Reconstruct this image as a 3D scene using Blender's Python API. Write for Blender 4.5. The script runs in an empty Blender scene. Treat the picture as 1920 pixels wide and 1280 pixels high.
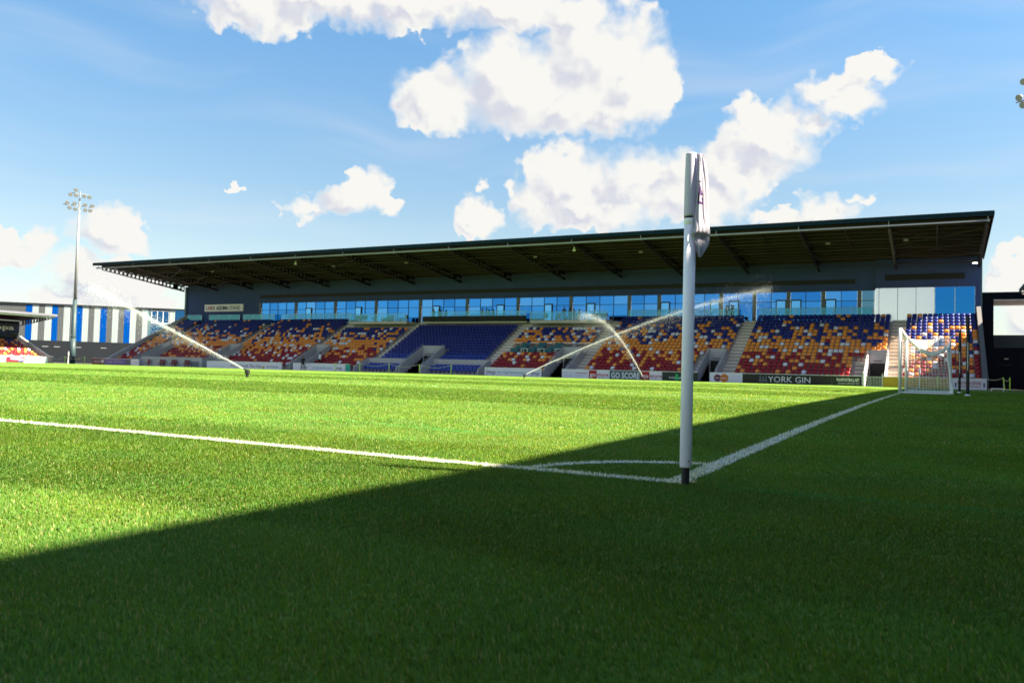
import bpy, bmesh, math, random
import numpy as np
from mathutils import Vector, Matrix, Quaternion
random.seed(7)
RNG = np.random.default_rng(7)
SC = bpy.context.scene
C = SC.collection
PI = math.pi
rad = math.radians

# ------------------------------------------------------------------ camera
CAM = Vector((1.1675, -4.2761, 0.5633))
YAW, PIT, ROL = 0.47795, 0.038367, 0.026392
cam_d = bpy.data.cameras.new("camera")
cam = bpy.data.objects.new("camera", cam_d)
C.objects.link(cam)
fw = Vector((-math.sin(YAW) * math.cos(PIT), math.cos(YAW) * math.cos(PIT), math.sin(PIT)))
rt = Vector((math.cos(YAW), math.sin(YAW), 0))
up = rt.cross(fw)
r2 = rt * math.cos(ROL) + up * math.sin(ROL)
u2 = -rt * math.sin(ROL) + up * math.cos(ROL)
M = Matrix((r2, u2, -fw)).transposed().to_4x4()
M.translation = CAM
cam.matrix_world = M
cam_d.sensor_width = 36
cam_d.lens = 28.83
cam_d.clip_start = 0.05
cam_d.clip_end = 3000
cam_d.dof.use_dof = True
cam_d.dof.focus_distance = 5.2
cam_d.dof.aperture_fstop = 5.6
SC.camera = cam

# ------------------------------------------------------------------ light, sky, exposure
SUN = Vector((0.681, 0.163, 0.714)).normalized()
SUN_EL = math.asin(SUN.z)
SUN_AZ = math.atan2(SUN.x, SUN.y)
sl = bpy.data.lights.new("sun", 'SUN')
sl.energy = 5.0
sl.angle = rad(0.5)
sl.color = (1.0, 0.87, 0.65)
so = bpy.data.objects.new("sun", sl)
so.rotation_mode = 'QUATERNION'
so.rotation_quaternion = SUN.to_track_quat('Z', 'Y')
so.location = (60, 20, 80)
C.objects.link(so)

SC.view_settings.view_transform = 'Standard'
SC.view_settings.look = 'None'
SC.view_settings.gamma = 1.0
SC.view_settings.use_curve_mapping = False
SC.view_settings.exposure = 2.25

W = bpy.data.worlds.new("World")
SC.world = W
W.use_nodes = True
nt = W.node_tree
nt.nodes.clear()


class NG:
    """small helper to write node trees"""
    def __init__(s, tree):
        s.t = tree

    def n(s, kind, **kw):
        o = s.t.nodes.new(kind)
        for k, v in kw.items():
            setattr(o, k, v)
        return o

    def set(s, sock, v):
        if hasattr(v, 'is_output'):
            s.t.links.new(v, sock)
        else:
            sock.default_value = v

    def math(s, op, a, b=None, c=None, clamp=False):
        o = s.n('ShaderNodeMath', operation=op, use_clamp=clamp)
        s.set(o.inputs[0], a)
        if b is not None:
            s.set(o.inputs[1], b)
        if c is not None:
            s.set(o.inputs[2], c)
        return o.outputs[0]

    def vmath(s, op, a, b=None):
        o = s.n('ShaderNodeVectorMath', operation=op)
        s.set(o.inputs[0], a)
        if b is not None:
            s.set(o.inputs[1], b)
        return o.outputs[0]

    def mix(s, f, a, b, blend='MIX'):
        o = s.n('ShaderNodeMix', data_type='RGBA', blend_type=blend)
        s.set(o.inputs[0], f)
        s.set(o.inputs[6], a)
        s.set(o.inputs[7], b)
        return o.outputs[2]

    def step(s, x, lo, hi):
        o = s.n('ShaderNodeMapRange', interpolation_type='SMOOTHSTEP')
        s.set(o.inputs[0], x)
        o.inputs[1].default_value = lo
        o.inputs[2].default_value = hi
        return o.outputs[0]

    def noise(s, vec, scale, detail=4, rough=0.55, color=False):
        o = s.n('ShaderNodeTexNoise')
        s.set(o.inputs['Vector'], vec)
        o.inputs['Scale'].default_value = scale
        o.inputs['Detail'].default_value = detail
        o.inputs['Roughness'].default_value = rough
        return o.outputs['Color' if color else 'Fac']


g = NG(nt)
sky = g.n('ShaderNodeTexSky', sky_type='NISHITA', sun_disc=False)
sky.sun_elevation = SUN_EL
sky.sun_rotation = SUN_AZ
sky.altitude = 20
sky.air_density = 1.0
sky.dust_density = 0.6
sky.ozone_density = 1.4
tc = g.n('ShaderNodeTexCoord').outputs['Generated']
d = g.vmath('NORMALIZE', tc)
sx = g.n('ShaderNodeSeparateXYZ')
nt.links.new(d, sx.inputs[0])
az = g.math('MULTIPLY', g.math('ARCTAN2', sx.outputs[0], sx.outputs[1]), 180 / PI)
el = g.math('MULTIPLY', g.math('ARCSINE', sx.outputs[2]), 180 / PI)
cx = g.n('ShaderNodeCombineXYZ')
nt.links.new(az, cx.inputs[0])
nt.links.new(el, cx.inputs[1])
uv = cx.outputs[0]
# cloud puffs: azimuth, elevation, half width, half height (degrees), the whole sky round
PUFF = [(-26.34, 19.05, 9.0, 2.9), (-21.51, 21.09, 4.81, 3.57), (-18.68, 19.37, 2.9, 3.0), (-33.09, 18.12, 2.81, 2.1), (-28.26, 20.2, 4.15, 2.6), (-41.36, 23.9, 8.47, 1.5), (-45.55, 23.0, 4.2, 1.9), (-35.53, 24.2, 6.01, 1.6), (-28.39, 24.46, 5.67, 1.73), (-23.08, 23.88, 3.0, 1.74), (-24.0, 18.0, 5.5, 1.9), (-20.0, 17.9, 3.2, 1.5),
        (-6.23, 18.65, 2.59, 1.02), (-3.98, 19.53, 1.89, 0.75), (-9.88, 15.63, 3.36, 2.5), (-11.46, 17.73, 1.39, 1.0), (-7.19, 16.13, 1.65, 0.99),
        (-23.18, 13.14, 4.1, 2.6), (-18.73, 13.31, 3.4, 2.3), (-15.83, 13.98, 2.15, 1.57), (-26.15, 12.01, 1.87, 1.44), (-14.36, 12.01, 3.3, 1.7), (-22.0, 11.5, 5.5, 1.6), (-29.87, 10.82, 1.31, 1.63), (-27.82, 12.87, 0.53, 0.43), (-30.12, 12.98, 0.64, 0.39),
        (-37.87, 12.23, 1.64, 1.41), (-41.6, 11.19, 1.85, 0.7), (-39.11, 11.44, 2.0, 0.92), (-36.38, 11.18, 1.18, 0.86),
        (-53.51, 8.16, 2.22, 1.5), (-57.27, 7.03, 1.2, 0.83), (-59.48, 7.06, 1.04, 0.69), (-54.44, 5.25, 3.05, 1.4), (-56.43, 3.96, 2.64, 0.85), (-52.3, 4.57, 2.99, 1.4), (-58.49, 6.21, 2.25, 0.63),
        (-6.31, 11.12, 2.1, 0.95), (-9.98, 10.84, 1.69, 0.45), (-4.48, 11.86, 0.64, 0.33), (3.94, 6.32, 1.3, 1.9), (4.39, 8.19, 0.67, 0.69), (5.5, 4.0, 2.5, 2.2), (-12.6, 13.4, 3.2, 2.3), (-5.4, 17.4, 2.2, 1.0), (-46.22, 11.64, 0.60, 0.24),
        (-66, 9, 4, 1.6), (-75, 16, 6, 3), (20, 12, 6, 3), (14, 22, 5, 2.6), (-10, 33, 9, 3), (150, 22, 16, 7), (120, 18, 12, 5), (-150, 19, 14, 5), (-126, 7, 7, 2.0), (-138, 30, 16, 7), (175, 24, 16, 8), (-100, 26, 12, 6), (-165, 36, 20, 7), (140, 38, 12, 4), (105, 30, 12, 6), (-118, 44, 10, 4), (90, 14, 8, 3), (-138, 6.2, 5, 1.6), (-128, 5.0, 5, 1.5), (60, 20, 8, 4), (-178, 12, 7, 2.0)]  # clouds out of view, mostly added as fill light and for window reflections
warp = g.noise(uv, 0.40, 2, 0.5, color=True)
warp2 = g.noise(uv, 1.25, 3, 0.5, color=True)
o1 = g.vmath('MULTIPLY', g.vmath('SUBTRACT', warp, (0.5, 0.5, 0.5)), (3.6, 2.6, 0))
o2 = g.vmath('MULTIPLY', g.vmath('SUBTRACT', warp2, (0.5, 0.5, 0.5)), (1.7, 1.5, 0))
uvw = g.vmath('ADD', g.vmath('ADD', uv, o1), o2)


def puffs(vec):
    acc = None
    for (a, e, w, h) in PUFF:
        mp = g.n('ShaderNodeMapping', vector_type='TEXTURE')
        nt.links.new(vec, mp.inputs['Vector'])
        mp.inputs['Location'].default_value = (a, e, 0)
        mp.inputs['Scale'].default_value = (w * 1.30, h * 1.30, 1)
        gr = g.n('ShaderNodeTexGradient', gradient_type='SPHERICAL')
        nt.links.new(mp.outputs[0], gr.inputs[0])
        acc = gr.outputs['Fac'] if acc is None else g.math('SMOOTH_MAX', acc, gr.outputs['Fac'], 0.08)
    return acc


acc = puffs(uvw)
uvs = g.vmath('ADD', uvw, (1.5, 0.9, 0))
accs = puffs(uvs)
fine = g.noise(uv, 0.85, 5, 0.5)
fl0 = g.noise(uv, 0.42, 2, 0.45)
fines = g.noise(g.vmath('ADD', uv, (0.7, 0.5, 0)), 0.42, 2, 0.45)
soft = g.noise(uv, 0.22, 2, 0.5)
dens = g.math('ADD', acc, g.math('MULTIPLY', g.math('SUBTRACT', fine, 0.5), 0.50))
mr = g.n('ShaderNodeMapRange', interpolation_type='SMOOTHSTEP')
nt.links.new(dens, mr.inputs[0])
mr.inputs[1].default_value = 0.06
nt.links.new(g.math('ADD', 0.22, g.math('MULTIPLY', g.step(soft, 0.34, 0.60), 0.50)), mr.inputs[2])
mask = g.math('MULTIPLY', mr.outputs[0], g.step(acc, 0.11, 0.20))
soft3 = g.noise(uv, 0.10, 1, 0.4, color=True)
wisp_uv = g.vmath('MULTIPLY', g.vmath('ADD', uv, g.vmath('MULTIPLY', soft3, (0.0, 4.0, 0))), (0.028, 0.26, 1))
wisp = g.noise(wisp_uv, 1.2, 3, 0.5)
wispm = g.math('MULTIPLY', g.step(wisp, 0.40, 0.95), 0.46)
# which side of each billow faces the sun
lit = g.math('ADD', g.math('MULTIPLY', g.math('SUBTRACT', acc, accs), 1.1), g.math('MULTIPLY', g.math('SUBTRACT', fl0, fines), 1.2))
shade = g.math('MULTIPLY', g.step(lit, 0.10, -0.42), g.step(dens, 0.15, 0.65))
haze = g.step(el, 27.0, 5.0)
tint = g.mix(haze, (0.62, 0.90, 0.97, 1), (0.77, 0.745, 0.66, 1))
skyc = g.mix(1.0, sky.outputs[0], tint, 'MULTIPLY')
CLW = 4.15
cloudc = g.mix(shade, (CLW * 0.96, CLW * 0.95, CLW * 0.91, 1), (CLW * 0.69, CLW * 0.71, CLW * 0.80, 1))
col = g.mix(wispm, skyc, (CLW * 0.8, CLW * 0.85, CLW * 0.92, 1))
col = g.mix(mask, col, cloudc)
bg = g.n('ShaderNodeBackground')
nt.links.new(col, bg.inputs['Color'])
bg.inputs['Strength'].default_value = 0.05
wo = g.n('ShaderNodeOutputWorld')
nt.links.new(bg.outputs[0], wo.inputs['Surface'])


# ------------------------------------------------------------------ materials
def mat(name, col, rough=0.6, metal=0.0, spec=0.4, vary=0.0, vscale=3.0, bump=0.0, bscale=40.0, streak=None):
    m = bpy.data.materials.new(name)
    m.use_nodes = True
    t = m.node_tree
    b = t.nodes['Principled BSDF']
    b.inputs['Roughness'].default_value = rough
    b.inputs['Metallic'].default_value = metal
    b.inputs['Specular IOR Level'].default_value = spec
    b.inputs['Base Color'].default_value = (*col, 1)
    q = NG(t)
    if vary or bump:
        co = q.n('ShaderNodeTexCoord').outputs['Object']
        if streak:
            co = q.vmath('MULTIPLY', co, streak)
    if vary:
        f = q.noise(co, vscale, 5, 0.6)
        k = q.math('ADD', 1 - vary, q.math('MULTIPLY', f, 2 * vary))
        v = q.n('ShaderNodeCombineXYZ')
        for i in range(3):
            t.links.new(k, v.inputs[i])
        t.links.new(q.mix(1.0, (*col, 1), v.outputs[0], 'MULTIPLY'), b.inputs['Base Color'])
    if bump:
        bp = q.n('ShaderNodeBump')
        bp.inputs['Strength'].default_value = bump
        bp.inputs['Distance'].default_value = 0.02
        t.links.new(q.noise(co, bscale, 3, 0.6), bp.inputs['Height'])
        t.links.new(bp.outputs[0], b.inputs['Normal'])
    return m


def ribbed(name, col, pitch, axis=0, depth=0.25, rough=0.5):
    """profiled metal sheet: fine vertical ribs as bump"""
    m = mat(name, col, rough, 0.0, 0.03)
    t = m.node_tree
    q = NG(t)
    b = t.nodes['Principled BSDF']
    s = q.n('ShaderNodeSeparateXYZ')
    t.links.new(q.n('ShaderNodeTexCoord').outputs['Object'], s.inputs[0])
    w = q.math('SINE', q.math('MULTIPLY', s.outputs[axis], 2 * PI / pitch))
    bp = q.n('ShaderNodeBump')
    bp.inputs['Strength'].default_value = 0.3
    bp.inputs['Distance'].default_value = depth * pitch
    t.links.new(w, bp.inputs['Height'])
    t.links.new(bp.outputs[0], b.inputs['Normal'])
    f = q.noise(q.n('ShaderNodeTexCoord').outputs['Object'], 0.7, 4, 0.6)
    k = q.math('ADD', 0.88, q.math('MULTIPLY', f, 0.24))
    v = q.n('ShaderNodeCombineXYZ')
    for i in range(3):
        t.links.new(k, v.inputs[i])
    t.links.new(q.mix(1.0, (*col, 1), v.outputs[0], 'MULTIPLY'), b.inputs['Base Color'])
    return m


MT = {
    'concrete': mat('precast_concrete', (0.40, 0.37, 0.41), 0.85, vary=0.18, vscale=1.3, bump=0.3, bscale=25),
    'step': mat('terrace_concrete', (0.40, 0.36, 0.36), 0.9, vary=0.2, vscale=1.1, bump=0.2),
    'stair': mat('stair_concrete', (0.72, 0.62, 0.52), 0.9, vary=0.15, vscale=2.0),
    'clad': ribbed('blue_grey_cladding', (0.052, 0.076, 0.215), 0.9, 0, 0.03, 0.45),
    'clad_teal': mat('edge_cladding', (0.06, 0.13, 0.17), 0.5, vary=0.1),
    'louvre': mat('black_louvre', (0.006, 0.005, 0.008), 0.6, vary=0.2),
    'frame': mat('dark_frame', (0.03, 0.04, 0.05), 0.5, vary=0.1),
    'pier': mat('grey_pier', (0.13, 0.14, 0.18), 0.6, vary=0.1),
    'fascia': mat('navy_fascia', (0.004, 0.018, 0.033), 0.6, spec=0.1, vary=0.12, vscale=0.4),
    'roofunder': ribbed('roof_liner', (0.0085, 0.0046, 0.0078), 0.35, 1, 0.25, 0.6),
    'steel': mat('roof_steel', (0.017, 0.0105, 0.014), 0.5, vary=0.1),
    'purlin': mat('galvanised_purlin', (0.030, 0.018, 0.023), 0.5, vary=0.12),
    'pipe': mat('galvanised_pipe', (0.24, 0.27, 0.32), 0.35, 0.3, vary=0.1),
    'white_pvc': mat('white_pole_sleeve', (0.90, 0.88, 0.98), 0.45, vary=0.09, vscale=14, streak=(1, 1, 0.25), bump=0.05, bscale=60),
    'white_paint': mat('white_gloss_paint', (0.82, 0.80, 0.84), 0.35, vary=0.05),
    'black': mat('black_rubber', (0.012, 0.012, 0.014), 0.55, vary=0.2),
    'net': mat('white_net_cord', (0.8, 0.8, 0.8), 0.7, vary=0.05),
    'board_white': mat('white_board', (0.74, 0.69, 0.82), 0.4, vary=0.05, vscale=1.0),
    'board_black': mat('black_board', (0.003, 0.003, 0.005), 0.35, vary=0.2),
    'board_grey': mat('slate_board', (0.07, 0.10, 0.15), 0.4, vary=0.08),
    'board_green': mat('dark_green_board', (0.006, 0.018, 0.018), 0.4, vary=0.1),
    'board_yellow': mat('yellow_board', (0.44, 0.27, 0.015), 0.45, vary=0.08),
    'board_purple': mat('purple_board', (0.13, 0.10, 0.33), 0.45, vary=0.1),
    'board_maroon': mat('maroon_board', (0.16, 0.03, 0.06), 0.45, vary=0.1),
    'red': mat('red_print', (0.42, 0.012, 0.02), 0.5, vary=0.05),
    'crimson': mat('crimson_print', (0.36, 0.01, 0.05), 0.5, vary=0.05),
    'navy': mat('navy_print', (0.012, 0.016, 0.06), 0.5, vary=0.05),
    'teal': mat('teal_print', (0.03, 0.38, 0.30), 0.5, vary=0.05),
    'green': mat('green_print', (0.02, 0.50, 0.14), 0.5, vary=0.05),
    'greyprint': mat('grey_print', (0.09, 0.09, 0.11), 0.5, vary=0.05),
    'orange': mat('orange_print', (0.60, 0.16, 0.03), 0.5, vary=0.05),
    'gold': mat('gold_print', (0.40, 0.25, 0.03), 0.5, vary=0.05),
    'white': mat('white_print', (0.80, 0.80, 0.82), 0.5, vary=0.03),
    'lime': mat('lime_post', (0.55, 0.80, 0.08), 0.5, vary=0.06),
    'rope': mat('rope', (0.50, 0.48, 0.34), 0.8, vary=0.1),
    'galv': mat('galvanised_steel', (0.48, 0.50, 0.52), 0.4, 0.4, vary=0.1),
    'mast': mat('mast_steel', (0.28, 0.29, 0.31), 0.4, 0.3, vary=0.1, vscale=0.5),
    'mast_base': mat('mast_base_paint', (0.035, 0.065, 0.075), 0.5, vary=0.1),
    'lamp': mat('lamp_housing', (0.16, 0.155, 0.17), 0.6, 0.0, vary=0.1),
    'lens': mat('lamp_glass', (0.34, 0.33, 0.37), 0.3, 0.0, vary=0.05),
    'blue_sheet': ribbed('blue_cladding', (0.0, 0.055, 0.29), 0.26, 0, 0.25),
    'grey_sheet': ribbed('grey_cladding', (0.085, 0.095, 0.105), 0.26, 0, 0.25),
    'pale_sheet': ribbed('pale_cladding', (0.30, 0.36, 0.385), 0.26, 0, 0.25),
    'dark_wall': mat('charcoal_wall', (0.018, 0.022, 0.029), 0.8, spec=0.1, vary=0.15, vscale=0.5),
    'black_wall': mat('near_black_wall', (0.003, 0.005, 0.012), 0.8, spec=0.08, vary=0.2, vscale=0.4),
    'banner': mat('navy_banner', (0.035, 0.045, 0.10), 0.6, vary=0.08),
    'tarp': mat('black_tarpaulin', (0.008, 0.009, 0.010), 0.7, vary=0.3, vscale=2, bump=0.4, bscale=5),
    'slab': mat('pale_slab', (0.48, 0.44, 0.46), 0.8, vary=0.1),
    'seat_blue': mat('blue_seat_plastic', (0.010, 0.020, 0.20), 0.4, vary=0.08),
    'seat_navy': mat('bright_blue_seat_plastic', (0.012, 0.04, 0.30), 0.4, vary=0.08),
    'seat_orange': mat('orange_seat_plastic', (0.80, 0.27, 0.045), 0.4, vary=0.08),
    'seat_red': mat('red_seat_plastic', (0.28, 0.007, 0.018), 0.4, vary=0.08),
    'seat_white': mat('white_seat_plastic', (0.68, 0.66, 0.76), 0.4, vary=0.05),
    'seat_teal': mat('teal_padding', (0.012, 0.10, 0.14), 0.6, vary=0.1),
    'lounge': mat('slate_chair', (0.10, 0.16, 0.22), 0.6, vary=0.1),
    'lounge_dark': mat('black_chair', (0.02, 0.025, 0.03), 0.6, vary=0.1),
    'skin': mat('skin', (0.42, 0.24, 0.17), 0.6, vary=0.05),
    'cloth_black': mat('black_cloth', (0.012, 0.012, 0.016), 0.8, vary=0.2),
    'cloth_white': mat('white_cloth', (0.62, 0.65, 0.72), 0.8, vary=0.08),
    'cloth_brown': mat('brown_cloth', (0.09, 0.06, 0.05), 0.8, vary=0.2),
    'cloth_blue': mat('blue_cloth', (0.05, 0.09, 0.16), 0.8, vary=0.2),
    'hair': mat('dark_hair', (0.015, 0.011, 0.009), 0.7, vary=0.2),
    'purple': mat('purple_print', (0.055, 0.018, 0.11), 0.6, vary=0.05),
    'sleeve': mat('shade_toned_sleeve', (0.56, 0.53, 0.68), 0.8, vary=0.06, vscale=12),  # same cloth as the flag, toned darker: its shade is in the colour
    'linepaint': mat('line_paint', (0.42, 0.48, 0.44), 0.8, vary=0.25, vscale=30),
    'door': mat('door_frame', (0.045, 0.05, 0.055), 0.5, vary=0.1),
    'mauve': mat('lilac_board_text', (0.45, 0.42, 0.62), 0.5, vary=0.05),
    'parapet_dark': mat('dark_grey_parapet', (0.15, 0.145, 0.16), 0.85, vary=0.2, vscale=0.8),  # right-end parapet and coping, darker grey than the left one
}


def glassy(name, tint, rough, wave=0.02):
    m = mat(name, tint, rough, 1.0, 0.5)
    t = m.node_tree
    q = NG(t)
    bp = q.n('ShaderNodeBump')
    bp.inputs['Strength'].default_value = 0.25
    bp.inputs['Distance'].default_value = wave
    t.links.new(q.noise(q.n('ShaderNodeTexCoord').outputs['Object'], 0.35, 2, 0.5), bp.inputs['Height'])
    t.links.new(bp.outputs[0], t.nodes['Principled BSDF'].inputs['Normal'])
    return m


MT['pane'] = glassy('blue_solar_glass', (0.045, 0.24, 0.64), 0.03)
MT['pane_dim'] = glassy('blue_solar_glass_darker', (0.030, 0.19, 0.55), 0.04)  # darker tint of the same glass, dealt to random panes for variety
MT['pane_light'] = glassy('blue_solar_glass_blind', (0.085, 0.30, 0.68), 0.05)
MT['pane_deep'] = glassy('deep_blue_solar_glass', (0.02, 0.18, 0.50), 0.03)
MT['pane_white'] = glassy('pale_film_glass', (0.90, 0.86, 0.98), 0.25)
MT['pane_dark'] = glassy('smoked_glass', (0.10, 0.22, 0.32), 0.05)
MT['pane_off'] = glassy('office_glass', (0.03, 0.15, 0.40), 0.05)
MT['pane_door'] = glassy('clear_door_glass', (0.12, 0.38, 0.74), 0.05)


def clear_glass(name, tint, gloss):
    m = bpy.data.materials.new(name)
    m.use_nodes = True
    t = m.node_tree
    t.nodes.clear()
    q = NG(t)
    tr = q.n('ShaderNodeBsdfTransparent')
    tr.inputs[0].default_value = (*tint, 1)
    gl = q.n('ShaderNodeBsdfGlossy')
    gl.inputs['Roughness'].default_value = 0.05
    gl.inputs['Color'].default_value = (0.35, 0.85, 0.95, 1)
    mx = q.n('ShaderNodeMixShader')
    mx.inputs[0].default_value = gloss
    t.links.new(tr.outputs[0], mx.inputs[1])
    t.links.new(gl.outputs[0], mx.inputs[2])
    o = q.n('ShaderNodeOutputMaterial')
    t.links.new(mx.outputs[0], o.inputs[0])
    return m


MT['balustrade'] = clear_glass('balustrade_glass', (0.55, 0.78, 0.85), 0.11)

# downlight: the one lit lamp
lm = mat('lit_lamp', (0.9, 0.9, 0.85), 0.4)
lm.node_tree.nodes['Principled BSDF'].inputs['Emission Color'].default_value = (1, 0.97, 0.9, 1)
lm.node_tree.nodes['Principled BSDF'].inputs['Emission Strength'].default_value = 1.6
MT['lit'] = lm


# ------------------------------------------------------------------ mesh helpers
class MB:
    def __init__(s):
        s.v, s.f, s.m = [], [], []

    def add(s, vs, fs, mi=0):
        o = len(s.v)
        s.v.extend([tuple(p) for p in vs])
        for f in fs:
            s.f.append([o + i for i in f])
            s.m.append(mi)

    def box(s, x0, x1, y0, y1, z0, z1, mi=0):
        s.hexa([(x0, y0, z0), (x1, y0, z0), (x1, y1, z0), (x0, y1, z0),
                (x0, y0, z1), (x1, y0, z1), (x1, y1, z1), (x0, y1, z1)], mi)
        return s

    def hexa(s, p, mi=0):
        s.add(p, [(0, 3, 2, 1), (4, 5, 6, 7), (0, 1, 5, 4), (1, 2, 6, 5), (2, 3, 7, 6), (3, 0, 4, 7)], mi)
        return s

    def prism_x(s, prof, x0, x1, mi=0):
        """closed (y,z) profile pushed along x"""
        n = len(prof)
        vs = [(x0, y, z) for y, z in prof] + [(x1, y, z) for y, z in prof]
        fs = [tuple(range(n)), tuple(range(2 * n - 1, n - 1, -1))]
        fs += [(i, i + n, (i + 1) % n + n, (i + 1) % n) for i in range(n)]
        s.add(vs, fs, mi)
        return s

    def tube(s, pts, r, n=6, mi=0, cap=True):
        pts = [Vector(p) for p in pts]
        rs = r if isinstance(r, (list, tuple)) else [r] * len(pts)
        rings = []
        for i, p in enumerate(pts):
            a = pts[max(i - 1, 0)]
            b = pts[min(i + 1, len(pts) - 1)]
            t = (b - a).normalized()
            h = Vector((0, 0, 1)) if abs(t.z) < 0.9 else Vector((1, 0, 0))
            x = t.cross(h).normalized()
            y = t.cross(x)
            rings.append([p + (x * math.cos(2 * PI * k / n) + y * math.sin(2 * PI * k / n)) * rs[i] for k in range(n)])
        vs = [v for ring in rings for v in ring]
        fs = []
        for i in range(len(pts) - 1):
            for k in range(n):
                a, b = i * n + k, i * n + (k + 1) % n
                fs.append((a, b, b + n, a + n))
        if cap:
            fs.append(tuple(range(n - 1, -1, -1)))
            fs.append(tuple(range((len(pts) - 1) * n, len(pts) * n)))
        s.add(vs, fs, mi)
        return s

    def bar(s, p0, p1, wx, wz, mi=0):
        """square bar between two points"""
        p0, p1 = Vector(p0), Vector(p1)
        t = (p1 - p0).normalized()
        h = Vector((0, 0, 1)) if abs(t.z) < 0.95 else Vector((0, 1, 0))
        x = t.cross(h).normalized() * wx / 2
        y = x.cross(t).normalized() * wz / 2
        s.hexa([p0 - x - y, p0 + x - y, p1 + x - y, p1 - x - y, p0 - x + y, p0 + x + y, p1 + x + y, p1 - x + y], mi)
        return s

    def mesh(s, name, mats, smooth=False):
        me = bpy.data.meshes.new(name)
        me.from_pydata(s.v, [], s.f)
        for m in mats:
            me.materials.append(MT[m] if isinstance(m, str) else m)
        if len(mats) > 1:
            me.polygons.foreach_set('material_index', s.m)
        if smooth:
            me.polygons.foreach_set('use_smooth', [True] * len(me.polygons))
        me.validate()
        me.update()
        return me

    def build(s, name, mats, parent=None, smooth=False, loc=None):
        if isinstance(mats, str):
            mats = [mats]
        o = bpy.data.objects.new(name, s.mesh(name, mats, smooth))
        C.objects.link(o)
        if parent is not None:
            o.parent = parent
            if loc is None:                      # geometry written in world space
                L = Vector(parent.location)
                if L.length > 0:
                    o.matrix_parent_inverse = Matrix.Translation(-L)
        if loc is not None:
            o.location = loc
        return o


def tag(o, label=None, cat=None, group=None, kind=None):
    if label:
        o['label'] = label
    if cat:
        o['category'] = cat
    if group:
        o['group'] = group
    if kind:
        o['kind'] = kind
    return o


def thing(name, label, cat, loc=(0, 0, 0), group=None):
    o = bpy.data.objects.new(name, None)
    o.empty_display_size = 0.2
    C.objects.link(o)
    o.location = loc
    return tag(o, label, cat, group)


def text(s, x, z, h, m, parent, y, width=None, facing='-Y', name='lettering', bold=0.0, extr=0.004, center=False, squash=1.0):
    cu = bpy.data.curves.new(name, 'FONT')
    cu.body = s
    cu.size = 1.0
    cu.extrude = extr
    cu.offset = bold
    cu.resolution_u = 2
    tmp = bpy.data.objects.new(name, cu)
    me = bpy.data.meshes.new_from_object(tmp)
    bpy.data.objects.remove(tmp)
    n = len(me.vertices)
    co = np.empty(n * 3)
    me.vertices.foreach_get('co', co)
    co = co.reshape(-1, 3)
    co[:, 0] -= co[:, 0].min()
    hx = 0.73
    k = h / hx
    wd = co[:, 0].max() * k
    kx = k * (width / wd if width else squash)
    co[:, 0] *= kx
    co[:, 1] *= k
    tw = co[:, 0].max()
    if center:
        co[:, 0] -= tw / 2
    out = np.empty_like(co)
    if facing == '-Y':
        out[:, 0] = x + co[:, 0]
        out[:, 1] = y - co[:, 2]
        out[:, 2] = z + co[:, 1]
    else:  # +X, x is the y-position and y the x-plane
        out[:, 1] = x + co[:, 0]
        out[:, 0] = y + co[:, 2]
        out[:, 2] = z + co[:, 1]
    me.vertices.foreach_set('co', out.ravel())
    me.name = name
    me.materials.clear()
    me.materials.append(MT[m] if isinstance(m, str) else m)
    me.update()
    o = bpy.data.objects.new(name, me)
    C.objects.link(o)
    o.parent = parent
    L = Vector(parent.location)
    if L.length > 0:
        o.matrix_parent_inverse = Matrix.Translation(-L)
    return o


def sstep(x):
    x = np.clip(x, 0, 1)
    return x * x * (3 - 2 * x)


def gz(x, y):
    """the pitch is crowned a little"""
    return 0.19 * (1 - np.exp(-np.maximum(y, 0) / 12.0)) + 0.03 * sstep(-np.asarray(x) / 6.0)


# ------------------------------------------------------------------ pitch
LW = 0.06


def on_line(x, y):
    """white paint: 1 on the lines"""
    touch = (np.abs(y - 0.06) < LW) & (x < 0.02)
    goal = (np.abs(x + 0.06) < LW) & (y > -0.02)
    r = np.hypot(x + 0.0, y - 0.0)
    arc = (np.abs(r - 0.95) < LW * 0.85) & (x < 0) & (y > 0)
    mark = (np.abs(y - 18.9) < 0.05) & (x > 0.25) & (x < 0.95)
    return touch | goal | arc | mark


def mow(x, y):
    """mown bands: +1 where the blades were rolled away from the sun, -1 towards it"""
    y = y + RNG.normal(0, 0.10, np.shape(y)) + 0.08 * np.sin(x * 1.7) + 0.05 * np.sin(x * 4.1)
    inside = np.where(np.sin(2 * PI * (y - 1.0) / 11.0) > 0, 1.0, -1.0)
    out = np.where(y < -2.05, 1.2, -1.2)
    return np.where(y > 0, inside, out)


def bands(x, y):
    return (1.0 + 0.05 * mow(x, y)) * np.where((y < 0) & (y > -2.05), 0.93, 1.04) * (1.0 + 0.12 * sstep((y - 2.0) / 9.0))


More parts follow.
